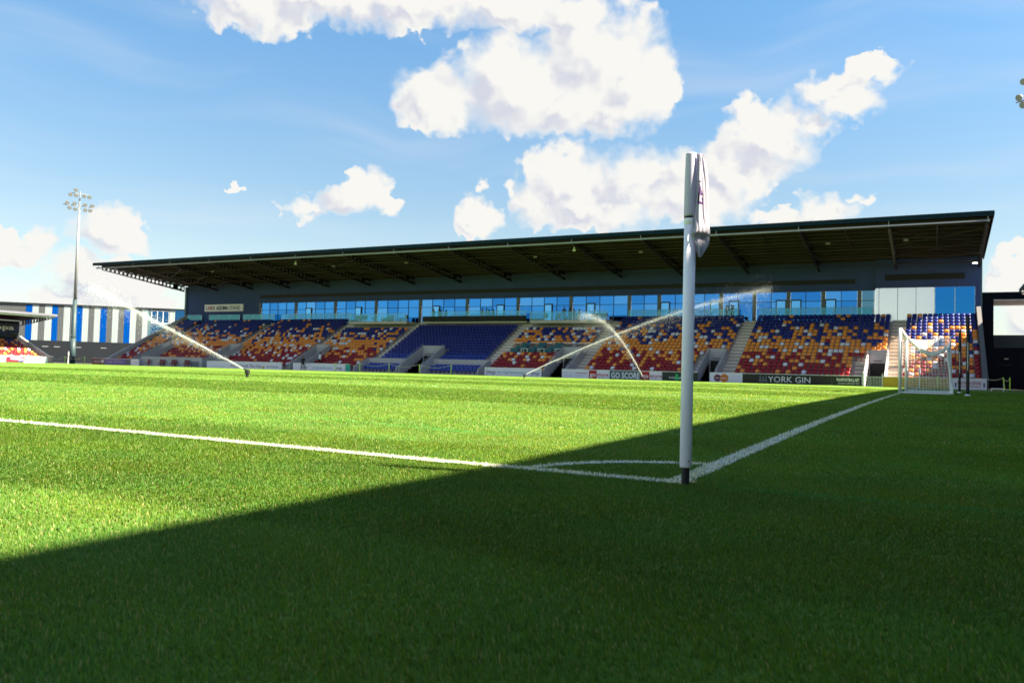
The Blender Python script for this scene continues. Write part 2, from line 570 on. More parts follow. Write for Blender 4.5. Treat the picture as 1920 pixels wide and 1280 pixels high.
def make_ground():
    xs = np.concatenate([[-700, -300, -180], np.arange(-130, -20, 5.0), np.arange(-20, 12, 0.5), [14, 20, 30, 60, 200, 700]])
    ys = np.concatenate([[-700, -200, -60, -20], np.arange(-10, 20, 0.5), np.arange(20, 80, 2.0), [85, 100, 140, 250, 700]])
    X, Y = np.meshgrid(xs, ys)
    Z = gz(X, Y)
    nx, ny = len(xs), len(ys)
    v = np.stack([X, Y, Z], -1).reshape(-1, 3)
    f = [(j * nx + i, j * nx + i + 1, (j + 1) * nx + i + 1, (j + 1) * nx + i) for j in range(ny - 1) for i in range(nx - 1)]
    me = bpy.data.meshes.new('ground')
    me.from_pydata(v.tolist(), [], f)
    me.polygons.foreach_set('use_smooth', [True] * len(f))
    m = bpy.data.materials.new('turf')
    m.use_nodes = True
    t = m.node_tree
    q = NG(t)
    b = t.nodes['Principled BSDF']
    b.inputs['Roughness'].default_value = 0.9
    b.inputs['Specular IOR Level'].default_value = 0.1
    co = q.n('ShaderNodeTexCoord').outputs['Object']
    s = q.n('ShaderNodeSeparateXYZ')
    t.links.new(co, s.inputs[0])
    yy = s.outputs[1]
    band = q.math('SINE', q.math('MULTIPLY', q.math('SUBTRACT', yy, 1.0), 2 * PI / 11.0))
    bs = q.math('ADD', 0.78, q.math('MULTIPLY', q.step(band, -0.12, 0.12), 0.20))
    fine = q.noise(co, 14.0, 5, 0.7)
    mid = q.noise(co, 0.6, 4, 0.6)
    k = q.math('MULTIPLY', bs, q.math('ADD', 0.62, q.math('ADD', q.math('MULTIPLY', fine, 0.5), q.math('MULTIPLY', mid, 0.28))))
    vv = q.n('ShaderNodeCombineXYZ')
    for i in range(3):
        t.links.new(k, vv.inputs[i])
    c = q.mix(mid, (0.115, 0.21, 0.026, 1), (0.13, 0.23, 0.032, 1))
    t.links.new(q.mix(1.0, c, vv.outputs[0], 'MULTIPLY'), b.inputs['Base Color'])
    me.materials.append(m)
    o = bpy.data.objects.new('ground', me)
    C.objects.link(o)
    tag(o, 'bright green mown football pitch turf', None, None, 'structure')


make_ground()


def make_lines():
    mb = MB()

    def strip(pts, w, zoff=0.004):
        pts = np.array(pts, float)
        t = np.gradient(pts, axis=0)
        t /= np.linalg.norm(t, axis=1)[:, None]
        nrm = np.stack([-t[:, 1], t[:, 0]], 1) * w / 2
        a = pts + nrm
        b = pts - nrm
        vs = []
        for p, r_ in zip(a, b):
            vs.append((p[0], p[1], float(gz(p[0], p[1])) + zoff))
            vs.append((r_[0], r_[1], float(gz(r_[0], r_[1])) + zoff))
        mb.add(vs, [(2 * i, 2 * i + 1, 2 * i + 3, 2 * i + 2) for i in range(len(pts) - 1)])
    xs = np.concatenate([np.arange(-105, -10, 2.0), np.arange(-10, -0.05, 0.25), [0.0]])
    strip([(x, 0.06) for x in xs], 0.12)
    strip([(x, 68.0) for x in np.arange(-105, 0.1, 5.0)], 0.12)
    strip([(-0.06, y) for y in np.concatenate([np.arange(0.125, 12, 0.25), np.arange(12, 68, 2.0)])], 0.12)
    strip([(-105, y) for y in np.arange(0.1, 68, 4.0)], 0.12)
    strip([(-0.95 * math.cos(a), 0.95 * math.sin(a)) for a in np.linspace(0.14, PI / 2 - 0.14, 24)], 0.10)
    strip([(-52.5, y) for y in np.arange(0.3, 67.9, 2.0)], 0.12)
    for (x0, y0, y1) in ((-16.5, 13.85, 54.15), (-5.5, 24.85, 43.15)):
        strip([(x0, y) for y in np.arange(y0, y1, 1.5)], 0.12, 0.008)
        for yy in (y0, y1):
            strip([(x, yy) for x in np.arange(x0 + 0.1, -0.2, 1.0)], 0.12, 0.008)
    strip([(0.25, 18.9), (0.6, 18.9), (0.95, 18.9)], 0.10)
    o = mb.build('pitch_line', 'linepaint')
    tag(o, 'white painted pitch lines with corner arc', None, None, 'structure')


make_lines()
_c = MB()
_c.box(-400, 400, 74.3, 500, 0.10, 0.235)
_c.box(-400, -113.0, -200, 74.298, 0.10, 0.235)
_c.box(9.5, 400, -200, 74.298, 0.05, 0.232)
mat_c = mat('asphalt', (0.16, 0.15, 0.14), 0.9, vary=0.2, vscale=0.4)
MT['asphalt'] = mat_c
tag(_c.build('pavement', 'asphalt'), 'grey paved ground behind the stands', None, None, 'structure')


def make_grass():
    """turf as single blades, denser and finer near the corner, out to 46 m"""
    V, COL, T = [], [], []
    shells = [(0.45, 1.6, 46000, .0022, .017), (1.6, 3.0, 34000, .0029, .017), (3.0, 5.0, 21000, .0040, .018), (5.0, 7.5, 10500, .0060, .019),
              (7.5, 12, 4000, .010, .021), (12, 20, 1500, .017, .023), (20, 32, 520, .030, .026), (32, 52, 180, .050, .028)]
    half = rad(41)
    off = 0
    allv, allc, allf = [], [], []
    for (d0, d1, rho, w, h) in shells:
        area = half * (d1 * d1 - d0 * d0)
        n = int(area * rho)
        dd = np.sqrt(RNG.uniform(d0 * d0, d1 * d1, n))
        aa = RNG.uniform(-half, half, n) + YAW
        x = CAM.x - np.sin(aa) * dd
        y = CAM.y + np.cos(aa) * dd
        keep = (x < 6.0)
        x, y = x[keep], y[keep]
        n = len(x)
        z = gz(x, y)
        # tufts: blades lean with a slowly varying direction plus their own
        th = RNG.uniform(0, 2 * PI, n)
        lean = np.abs(RNG.normal(0.0, 0.50, n)) + 0.15
        dirx, diry = np.cos(th) - (0.45 + 0.60 * mow(x, y)), np.sin(th)
        dl = np.hypot(dirx, diry) + 1e-6
        dirx, diry = dirx / dl, diry / dl
        th = np.arctan2(diry, dirx)
        ph = th + PI / 2 + RNG.normal(0, 0.5, n)
        hh = h * RNG.uniform(0.6, 1.25, n) * (0.9 + 0.16 * np.sin(x * 7.1 + 1.3 * np.sin(y * 5.3)) * np.sin(y * 6.3))
        wx, wy = np.cos(ph) * w * 0.5, np.sin(ph) * w * 0.5
        lx, ly = dirx * np.sin(lean) * hh, diry * np.sin(lean) * hh
        hz = np.cos(lean) * hh
        # colour
        base = np.stack([0.094 + 0 * x, 0.194 + 0 * x, 0.021 + 0 * x], 1)
        hue = RNG.normal(0, 1, n)
        base[:, 0] *= 1 + 0.16 * hue
        base *= np.clip(1 + 0.20 * RNG.normal(0, 1, n), 0.45, 1.7)[:, None]
        pat = np.sin(x * 1.9 + 2.1 * np.sin(y * 0.7)) * np.sin(y * 2.3 + 1.7 * np.sin(x * 0.9)) + 0.6 * np.sin(x * 5.1 + y * 2.0) * np.sin(y * 4.7 - x)
        base *= (1 + 0.10 * pat)[:, None]
        cool = 0.5 + 0.5 * np.sin(x * 3.3 + 2.0 * np.sin(y * 2.7)) * np.sin(y * 3.9 + 1.5 * np.sin(x * 2.2))
        base[:, 0] *= 1.10 - 0.22 * cool
        base[:, 2] *= 0.80 + 0.50 * cool
        straw = RNG.uniform(0, 1, n) < 0.045
        base[straw] = (0.33, 0.30, 0.12)
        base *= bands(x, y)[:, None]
        ln = on_line(x + RNG.normal(0, 0.008, n), y + RNG.normal(0, 0.008, n)) & (RNG.uniform(0, 1, n) < 0.76)
        base[ln] = np.array([0.76, 0.79, 0.77]) * RNG.uniform(0.8, 1.1, (int(ln.sum()), 1))
        # a faint old green line
        old = np.abs((y - 2.0) - (x + 3.2) * -0.13) < 0.05
        old &= (x < -2.0) & (x > -6) & (RNG.uniform(0, 1, n) < 0.6)
        base[old] = (0.07, 0.30, 0.05)
        old2 = (np.abs(y + 0.02) < 0.05) & (x > 0.1) & (x < 3) & (RNG.uniform(0, 1, n) < 0.35)
        base[old2] = (0.06, 0.26, 0.08)
        p = np.stack([x, y, z], 1)
        wv = np.stack([wx, wy, 0 * wx], 1)
        tipv = np.stack([lx, ly, hz], 1)
        if d1 <= 5.0:
            mid = np.stack([lx * 0.32, ly * 0.32, hz * 0.58], 1)
            vv = np.stack([p - wv, p + wv, p + mid + wv * 0.8, p + mid - wv * 0.8, p + tipv], 1)
            k = np.arange(n) * 5 + off
            f = np.concatenate([np.stack([k, k + 1, k + 2], 1), np.stack([k, k + 2, k + 3], 1), np.stack([k + 3, k + 2, k + 4], 1)])
            per = 5
        else:
            vv = np.stack([p - wv, p + wv, p + tipv], 1)
            k = np.arange(n) * 3 + off
            f = np.stack([k, k + 1, k + 2], 1)
            per = 3
        allv.append(vv.reshape(-1, 3))
        allc.append(np.repeat(np.concatenate([base, np.ones((n, 1))], 1), per, axis=0))
        allf.append(f)
        off += n * per
    v = np.concatenate(allv).astype(np.float32)
    c = np.concatenate(allc).astype(np.float32)
    f = np.concatenate(allf).astype(np.int32)
    me = bpy.data.meshes.new('grass')
    me.vertices.add(len(v))
    me.vertices.foreach_set('co', v.ravel())
    me.loops.add(len(f) * 3)
    me.loops.foreach_set('vertex_index', f.ravel())
    me.polygons.add(len(f))
    me.polygons.foreach_set('loop_start', np.arange(len(f), dtype=np.int32) * 3)
    at = me.color_attributes.new('blade', 'FLOAT_COLOR', 'POINT')
    at.data.foreach_set('color', c.ravel())
    me.update(calc_edges=False)
    m = bpy.data.materials.new('grass_blade')
    m.use_nodes = True
    t = m.node_tree
    t.nodes.clear()
    q = NG(t)
    a = q.n('ShaderNodeVertexColor', layer_name='blade')
    b = q.n('ShaderNodeBsdfPrincipled')
    b.inputs['Roughness'].default_value = 0.5
    b.inputs['Specular IOR Level'].default_value = 0.25
    t.links.new(a.outputs[0], b.inputs['Base Color'])
    tr = q.n('ShaderNodeBsdfTranslucent')
    t.links.new(q.mix(1.0, a.outputs[0], (1.55, 1.15, 0.45, 1), 'MULTIPLY'), tr.inputs[0])
    mx = q.n('ShaderNodeMixShader')
    mx.inputs[0].default_value = 0.40
    t.links.new(b.outputs[0], mx.inputs[1])
    t.links.new(tr.outputs[0], mx.inputs[2])
    o_ = q.n('ShaderNodeOutputMaterial')
    t.links.new(mx.outputs[0], o_.inputs[0])
    me.materials.append(m)
    o = bpy.data.objects.new('grass', me)
    C.objects.link(o)
    tag(o, 'short mown green grass of the pitch around the corner', None, None, 'stuff')
    print('grass faces', len(f))


make_grass()

# ------------------------------------------------------------------ the long grandstand
YW = 88.0                                    # rear wall
XL, XR = -105.3, 4.95


def row_y(i):
    return 75.2 + 0.656 * i


def row_f(i):
    return 0.35 + 0.354 * i


NR = 19
AISLE = [(-101.1, -99.9), (-86.1, -84.9), (-71.7, -70.4), (-60.1, -58.9), (-44.3, -42.9), (-33.0, -31.6), (-17.5, -16.2), (-2.8, -1.5)]
VOM = [(-99.3, -97.5), (-85.5, -83.6), (-70.2, -68.2), (-53.7, -50.9), (-35.3, -33.0), (-19.2, -17.55), (-4.4, -2.85)]
SIDE_STAIR = [(-20.2, -19.25), (-5.5, -4.45)]
VROW = 6
stand = thing('grandstand', 'long dark-roofed grandstand with coloured seats and blue glazed rear wall along the far touchline', 'grandstand', (0, 0, 0))


def terrace():
    mb = MB()

    def steps(x0, x1, i0, i1):
        prof = []
        ya = row_y(i0) - 0.5
        prof.append((ya, 0.0))
        for i in range(i0, i1):
            prof.append((row_y(i) - 0.5, row_f(i)))
            prof.append((row_y(i) + 0.156, row_f(i)))
        prof.append((row_y(i1 - 1) + 0.156, 0.0))
        mb.prism_x(prof, x0, x1)
    vs = sorted(VOM)
    x = XL + 0.3
    for (a, b) in vs:
        steps(x, a, 0, NR)
        steps(a, b, VROW, NR)
        x = b
    steps(x, XR - 0.3, 0, NR)
    # top gangway
    mb.box(XL + 0.3, XR - 0.3, row_y(NR - 1) + 0.157, YW + 0.6, 0.0, row_f(NR - 1) + 0.02)
    mb.build('terrace', 'step', stand)
    for (a, b) in AISLE + SIDE_STAIR:
        m2 = MB()
        top = NR if (a, b) in AISLE else VROW
        cut = [(max(a, p), min(b, q_)) for p, q_ in VOM if p < b and q_ > a]
        for i in range(top):
            aa, bb = a, b
            if cut and i < VROW:
                p, q_ = cut[0]
                if p - a > b - q_:
                    bb = p - 0.16
                else:
                    aa = q_ + 0.16
                if bb - aa < 0.25:
                    continue
            m2.box(aa, bb, row_y(i) - 0.497, row_y(i) - 0.15, row_f(i) - 0.05, row_f(i) + 0.018)
            m2.box(aa, bb, row_y(i) - 0.15, row_y(i) + 0.15, row_f(i) - 0.05, row_f(i) + 0.177)
        if m2.f:
            m2.build('stair', 'stair', stand)


terrace()


def vomitory(a, b):
    mb = MB()
    yb = row_y(VROW) - 0.53
    zt = 3.55
    for (x0, x1) in ((a - 0.14, a), (b, b + 0.14)):
        prof = [(73.6, 0.1), (73.6, 0.85), (74.05, 1.30), (yb, zt), (yb, 0.1)]
        mb.prism_x(prof, x0, x1)
    # back wall with doorway
    mb.box(a, b, yb - 0.16, yb, 2.35, zt)
    mb.box(a, a + 0.12, yb - 0.16, yb, 0.1, 2.35)
    mb.box(b - 0.12, b, yb - 0.16, yb, 0.1, 2.35)
    mb.box(a - 0.14, b + 0.14, yb + 0.001, yb + 0.05, zt - 0.25, zt + 0.03)
    o = mb.build('vomitory', 'concrete', stand)
    MB().box(a + 0.12, b - 0.12, yb - 0.1, yb - 0.06, 0.12, 2.348).build('doorway', 'louvre', o)
    for xx in (a - 0.07, b + 0.07):
        h = MB()
        h.tube([(xx, 73.62, 0.15), (xx, 73.62, 1.15), (xx, 74.05, 1.55), (xx, yb - 0.1, zt + 0.22)], 0.028, 6)
        h.build('handrail', 'galv', o)
    l = MB().box(a + 0.4, b - 0.4, yb - 0.20, yb - 0.161, 2.5, 2.62)
    l.build('exit_light', 'pier', o)


for (a, b) in VOM:
    vomitory(a, b)


def dugout(a, b, ):
    mb = MB()
    for (x0, x1) in ((a, a + 0.16), (b - 0.16, b)):
        mb.prism_x([(73.4, 0.1), (73.4, 0.9), (76.0, 1.94), (76.2, 1.94), (76.2, 0.1)], x0, x1)
    mb.box(a + 0.16, b - 0.16, 76.0, 76.2, 0.1, 1.94)
    mb.box(a + 0.16, b - 0.16, 74.9, 76.0, 0.1, 0.42)
    mb.box(a + 0.16, b - 0.16, 73.8, 74.9, 0.1, 0.24)
    mb.build('dugout', 'concrete', stand)


DUG = [(-60.1, -53.9), (-50.7, -43.1)]
for (a, b) in DUG:
    dugout(a, b)
mb = MB().box(-97.4, -85.7, 73.75, 73.95, 0.1, 1.53)
mb.prism_x([(73.3, 0.1), (73.3, 0.5), (73.75, 1.5), (73.75, 0.1)], -97.55, -97.4)
mb.build('dugout', 'concrete', stand)
MB().box(-87.6, -86.2, 73.70, 73.749, 0.15, 0.95).build('hatch', 'pier', stand)

# side parapets
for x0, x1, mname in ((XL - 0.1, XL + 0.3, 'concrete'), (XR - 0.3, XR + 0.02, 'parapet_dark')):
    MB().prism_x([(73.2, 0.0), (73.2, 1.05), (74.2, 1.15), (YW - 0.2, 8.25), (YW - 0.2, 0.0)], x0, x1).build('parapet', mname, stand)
    MB().prism_x([(73.18, 1.052), (73.18, 1.10), (74.19, 1.205), (YW - 0.3, 8.31), (YW - 0.25, 8.25), (74.2, 1.152)], x0 - 0.03, x1 + 0.03).build('coping', mname, stand)

# front wall behind the boards
MB().box(XL, XR, 73.3, 73.5, 0.0, 0.16).build('kerb', 'concrete', stand)


def roof_z(y):
    return 14.60 - (y - 72.3) * (1.45 / 16.7)


# rear wall
WT = 10.12
mb = MB()
mb.box(XL, -4.46, YW, YW + 0.3, WT, 13.2)
mb.box(XL, -89.9, YW, YW + 0.3, 6.6, WT)
mb.box(-4.46, 5.0, YW - 0.35, YW + 0.3, 10.27, 13.2)
mb.box(4.56, 5.0, YW - 0.35, YW + 0.3, 6.6, 10.27)
mb.build('rear_wall', 'clad', stand)
MB().box(XL - 0.35, XL, YW - 0.2, YW + 0.3, 6.6, 12.9).build('corner_post', 'clad_teal', stand)
MB().box(5.0, 5.12, YW - 0.35, YW + 12, 0, 13.1).build('end_cladding', 'clad_teal', stand)
MB().box(-89.7, -6.4, YW - 0.04, YW - 0.002, 10.82, 11.30).build('louvre', 'louvre', stand)
MB().box(-3.55, 3.6, YW - 0.39, YW - 0.352, 11.02, 11.62).build('louvre', 'louvre', stand)
# small vent bumps under right louvre
MB().box(0.8, 1.8, YW - 0.38, YW - 0.352, 10.55, 10.68).build('vent', 'clad', stand)

# windows of the boxes: one part per bay between piers
PIER = [-89.63, -82.64, -75.28, -68.08, -60.73, -53.39, -45.93, -38.64, -31.15, -27.51, -20.32, -16.69, -13.09, -9.54, -5.98, -4.55]
NP = [4, 4, 4, 4, 4, 4, 4, 4, 2, 4, 2, 2, 2, 2, 1]
ZB = 6.75
TR = 9.05
for k in range(len(PIER) - 1):
    a, b = PIER[k] + 0.2, PIER[k + 1] - 0.2
    if k == len(NP) - 1:
        a, b = PIER[k] + 0.2, PIER[k + 1] - 0.02
    n = NP[k]
    mb = MB()
    fr = MB()
    w = (b - a) / n
    rp = random.Random(100 + k)
    for i in range(n):
        tilt = random.uniform(-0.004, 0.004)
        for (z0, z1) in ((ZB, TR - 0.03), (TR + 0.03, WT - 0.04)):
            xa, xb = a + i * w + 0.03, a + (i + 1) * w - 0.03
            t2 = tilt + random.uniform(-0.002, 0.002)
            t3 = random.uniform(-0.004, 0.004)
            mb.add([(xa, 88.10, z0), (xb, 88.10 + t2, z0), (xb, 88.10 + t2 + t3, z1), (xa, 88.10 + t3, z1)], [(0, 1, 2, 3)], rp.choices([0, 1, 2], [0.62, 0.24, 0.14])[0])
        if i:
            fr.box(a + i * w - 0.03, a + i * w + 0.03, 88.05, 88.16, ZB, WT - 0.04)
    fr.box(a, b, 88.06, 88.155, TR - 0.03, TR + 0.03)
    fr.box(a, b, 88.04, 88.16, WT - 0.04, WT - 0.001)
    wnd = mb.build('window', ['pane_dark'] * 3 if k == len(NP) - 1 else ['pane', 'pane_dim', 'pane_light'], stand)
    fr.build('frame', 'frame', wnd)
for k, x in enumerate(PIER):
    hw = 0.2 if k < len(PIER) - 1 else 0.02
    MB().box(x - hw, x + hw, 87.96, 88.17, ZB - 0.2, WT - 0.001).build('pier', 'pier', stand)
DOORS = [-80.16, -71.14, -58.17, -48.44, -41.69, -36.03, -26.78, -21.02, -18.9, -13.85, -12.3, -8.8]
for x in DOORS:
    m_ = MB()
    m_.box(x - 0.55, x - 0.44, 87.97, 88.045, 6.9, 9.12)
    m_.box(x + 0.44, x + 0.55, 87.97, 88.045, 6.9, 9.12)
    m_.box(x - 0.55, x + 0.55, 87.965, 88.044, 9.12, 9.27)
    dr = m_.build('door', 'door', stand)
    MB().box(x - 0.435, x + 0.435, 87.99, 88.03, 6.9, 9.115).build('pane', 'pane_door', dr)
# tall glazing at the right end
for (a, b, mn) in ((-4.44, -4.13, 'pane_white'), (-4.09, -2.39, 'pane_white'), (-2.34, -0.71, 'pane_white'), (-0.66, 0.95, 'pane_white'), (1.02, 2.74, 'pane_deep'), (2.80, 4.50, 'pane_deep')):
    w_ = MB().box(a, b, 87.72, 87.76, 6.7, 10.25)
    w_.build('window', mn, stand)
fr = MB()
for x in (-4.11, -2.365, -0.685, 0.985, 2.77, 4.53):
    fr.box(x - 0.02, x + 0.02, 87.69, 87.80, 6.7, 10.265)
fr.build('window_frame', 'frame', stand)

# balcony slabs in front of the boxes
for (a, b) in ((-69.9, -60.4), (-42.4, -32.6)):
    MB().box(a, b, 84.4, 88.04, 6.62, 6.98).build('balcony', 'slab', stand)
MB().box(-58.6, -43.4, 85.5, 88.04, 6.75, 7.0).build('balcony', 'slab', stand)


def balustrade(a, b, y, z0, z1, parent=stand):
    n = max(1, round((b - a) / 1.9))
    w = (b - a) / n
    gm = MB()
    for i in range(n):
        gm.box(a + i * w + 0.03, a + (i + 1) * w - 0.03, y, y + 0.015, z0 + 0.05, z1)
    o = gm.build('balustrade', 'balustrade', parent)
    rl = MB()
    rl.tube([(a, y + 0.007, z1 + 0.03), (b, y + 0.007, z1 + 0.03)], 0.022, 6)
    for i in range(n + 1):
        rl.box(a + i * w - 0.02, a + i * w + 0.02, y - 0.005, y + 0.03, z0, z1)
    rl.build('rail', 'galv', o)


balustrade(-104.6, -101.3, 87.45, 7.35, 8.35)
balustrade(-99.7, -93.2, 87.45, 7.35, 8.35)
balustrade(-92.5, -86.2, 87.45, 7.35, 8.35)
balustrade(-84.7, -71.9, 87.45, 7.35, 8.35)
balustrade(-69.9, -60.4, 84.42, 6.98, 7.98)
balustrade(-57.5, -43.5, 85.52, 7.55, 8.25)
balustrade(-42.4, -32.6, 84.42, 6.98, 7.98)
balustrade(-31.0, -18.3, 87.45, 7.35, 8.30)
balustrade(-16.0, -4.7, 87.45, 7.35, 8.30)


# roof
RX0, RX1 = -106.6, 5.25
BEAM = [4.85 - 7.37 * k for k in range(16)]


def build_roof():
    y0, y1 = 72.3, 89.0
    mb = MB()
    mb.hexa([(RX0, y0, roof_z(y0)), (RX1, y0, roof_z(y0)), (RX1, y1, roof_z(y1)), (RX0, y1, roof_z(y1)),
             (RX0, y0, roof_z(y0) + .12), (RX1, y0, roof_z(y0) + .12), (RX1, y1, roof_z(y1) + .12), (RX0, y1, roof_z(y1) + .12)])
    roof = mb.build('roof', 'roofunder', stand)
    f = MB().box(RX0 - 0.02, RX1 + 0.02, y0 - 0.14, y0 - 0.002, 14.36, 14.76)
    f.prism_x([(y0, roof_z(y0) - 0.15), (y0, roof_z(y0) + 0.15), (y1, roof_z(y1) + 0.15), (y1, roof_z(y1) - 0.15)], RX1 + 0.002, RX1 + 0.06)
    f.build('fascia', 'fascia', roof)
    # purlins along the whole length
    for k in range(12):
        y = 73.4 + k * 1.3
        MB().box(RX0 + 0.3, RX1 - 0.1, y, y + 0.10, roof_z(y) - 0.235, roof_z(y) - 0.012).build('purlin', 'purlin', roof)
    for bi, x in enumerate(BEAM):
        m_ = MB()
        n = 21
        ya, yb = 73.0, 87.7

        def zt(y):
            return roof_z(y) - 0.25

        def zb_(y):
            return zt(y) - (0.46 + 0.42 * (y - ya) / (yb - ya))
        L = (yb - ya) / n
        for i in range(n):
            c0, c1 = ya + i * L, ya + (i + 1) * L
            cy = (c0 + c1) / 2
            cz = (zt(cy) + zb_(cy)) / 2
            r = min(0.245, (zt(cy) - zb_(cy)) * 0.38)
            if i == n - 3:
                r *= 0.0
            outer = []
            for j in range(12):
                a = 2 * PI * (j + 0.5) / 12
                ca, sa = math.cos(a), math.sin(a)
                hw = L / 2
                hh = (zt(cy) - zb_(cy)) / 2
                s_ = min(hw / abs(ca) if abs(ca) > 1e-6 else 9, hh / abs(sa) if abs(sa) > 1e-6 else 9)
                oy, oz = cy + ca * s_, cz + sa * s_
                outer.append((oy, oz))
            corners = [(c1, zt(c1)), (c0, zt(c0)), (c0, zb_(c0)), (c1, zb_(c1))]
            for xx in (x - 0.012, x + 0.012):
                vs = [(xx, oy, oz) for oy, oz in outer] + [(xx, cy + r * math.cos(2 * PI * (j + .5) / 12), cz + r * math.sin(2 * PI * (j + .5) / 12)) for j in range(12)] + [(xx, *c) for c in corners]
                fs = [(j, (j + 1) % 12, 12 + (j + 1) % 12, 12 + j) for j in range(12)]
                # corner triangles: between the outer ring points next to each corner
                for ci, ang in ((24, 45), (25, 135), (26, 225), (27, 315)):
                    j0 = max(j for j in range(12) if (j + .5) * 30 < ang)
                    fs.append((j0, ci, (j0 + 1) % 12))
                m_.add(vs, fs)
        m_.hexa([(x - .11, ya, zt(ya)), (x + .11, ya, zt(ya)), (x + .11, yb, zt(yb)), (x - .11, yb, zt(yb)),
                 (x - .11, ya, zt(ya) + .03), (x + .11, ya, zt(ya) + .03), (x + .11, yb, zt(yb) + .03), (x - .11, yb, zt(yb) + .03)])
        m_.hexa([(x - .11, ya, zb_(ya) - .03), (x + .11, ya, zb_(ya) - .03), (x + .11, yb, zb_(yb) - .03), (x - .11, yb, zb_(yb) - .03),
                 (x - .11, ya, zb_(ya)), (x + .11, ya, zb_(ya)), (x + .11, yb, zb_(yb)), (x - .11, yb, zb_(yb))])
        if bi in (0, len(BEAM) - 1, 1):
            pass
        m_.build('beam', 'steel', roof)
        MB().box(x - 0.03, x + 0.03, 72.36, 72.42, 13.88, 14.5).build('bracket', 'pipe', roof)
    # tie rods under the beams
    for y, dz in ((76.3, 0.75), (79.4, 0.85), (82.4, 0.98), (85.4, 1.1)):
        MB().tube([(RX0 + 0.6, y, roof_z(y) - dz), (RX1 - 0.4, y, roof_z(y) - dz)], 0.045, 6).build('tie_rod', 'purlin', roof)
    for k in (0, 5, 9, 13):
        xa, xb = BEAM[k + 1] + 0.1, BEAM[k] - 0.1
        br = MB()
        for (p, q_) in ((74.6, 79.0), (79.0, 83.2), (83.2, 86.8)):
            br.tube([(xa, p, roof_z(p) - 0.62), (xb, q_, roof_z(q_) - 0.72)], 0.05, 6)
            br.tube([(xb, p, roof_z(p) - 0.62), (xa, q_, roof_z(q_) - 0.72)], 0.05, 6)
        br.build('bracing', 'purlin', roof)
    for k in range(15):
        xm = (BEAM[k] + BEAM[k + 1]) / 2
        MB().tube([(xm, 74.0, roof_z(74) - 0.3), (xm, 81.5, roof_z(81.5) - 0.35)], 0.04, 6).build('conduit', 'purlin', roof)
    MB().tube([(RX0 + 0.4, 72.45, 14.02), (RX1 - 0.3, 72.45, 14.02)], 0.095, 8).build('gutter_pipe', 'pipe', roof, smooth=True)
    for x, y in ((4.43, 86.0),):
        o = MB().tube([(x, y, roof_z(y) - 1.12), (x, y, roof_z(y) - 1.06)], 0.22, 12).build('downlight', 'lit', roof)
    for x in (-71.1, -32.8):
        MB().tube([(x, 75, roof_z(75) - 0.3), (x, 75, 13.95)], 0.03, 6).tube([(x, 75, 13.55), (x, 75, 13.7), (x, 75, 13.95)], [0.18, 0.16, 0.06], 10).build('speaker', 'white_paint', roof)
    for x in (-87.0, -55.0, -38.0, -26.0, -8.0, -1.5, -66.0):
        MB().tube([(x, 76.0, 13.3), (x + 0.4, 76.0, 13.3)], 0.12, 8).build('spotlight', 'lamp', roof)


build_roof()

# sign on the rear wall
sg = thing('stand_sign', 'long pale sign reading LNER AZUMA STAND on the dark rear wall', 'sign', (-97.0, 87.9, 9.05))
MB().box(-101.2, -93.0, 87.86, 87.99, 8.92, 10.02).build('panel', 'board_white', sg)
text('L', -100.85, 9.2, 0.56, 'greyprint', sg, 87.85, bold=0.02)
text('NE', -100.45, 9.2, 0.56, 'crimson', sg, 87.85, width=0.95, bold=0.03)
text('R', -99.38, 9.2, 0.56, 'greyprint', sg, 87.85, bold=0.02)
text('AZUMA', -98.7, 9.2, 0.56, 'navy', sg, 87.85, width=2.6, bold=0.04)
text('STAND', -95.9, 9.2, 0.56, 'greyprint', sg, 87.85, width=2.3, bold=0.02)

# black cover across the top rows of the all-blue block
tp = MB()
for i in range(40):
    xa, xb = -58.4 + i * 0.375, -58.4 + (i + 1) * 0.375
    ya = 85.25 + 0.03 * math.sin(i * 1.3)
    yb = 85.25 + 0.03 * math.sin((i + 1) * 1.3)
    tp.hexa([(xa, ya, 6.95), (xb, yb, 6.95), (xb, 85.45, 6.95), (xa, 85.45, 6.95), (xa, ya, 7.62), (xb, yb, 7.62), (xb, 85.45, 7.64), (xa, 85.45, 7.64)])
tag(tp.build('tarpaulin', 'tarp'), 'long black cover across the top rows of the all-blue seat block', 'cover')


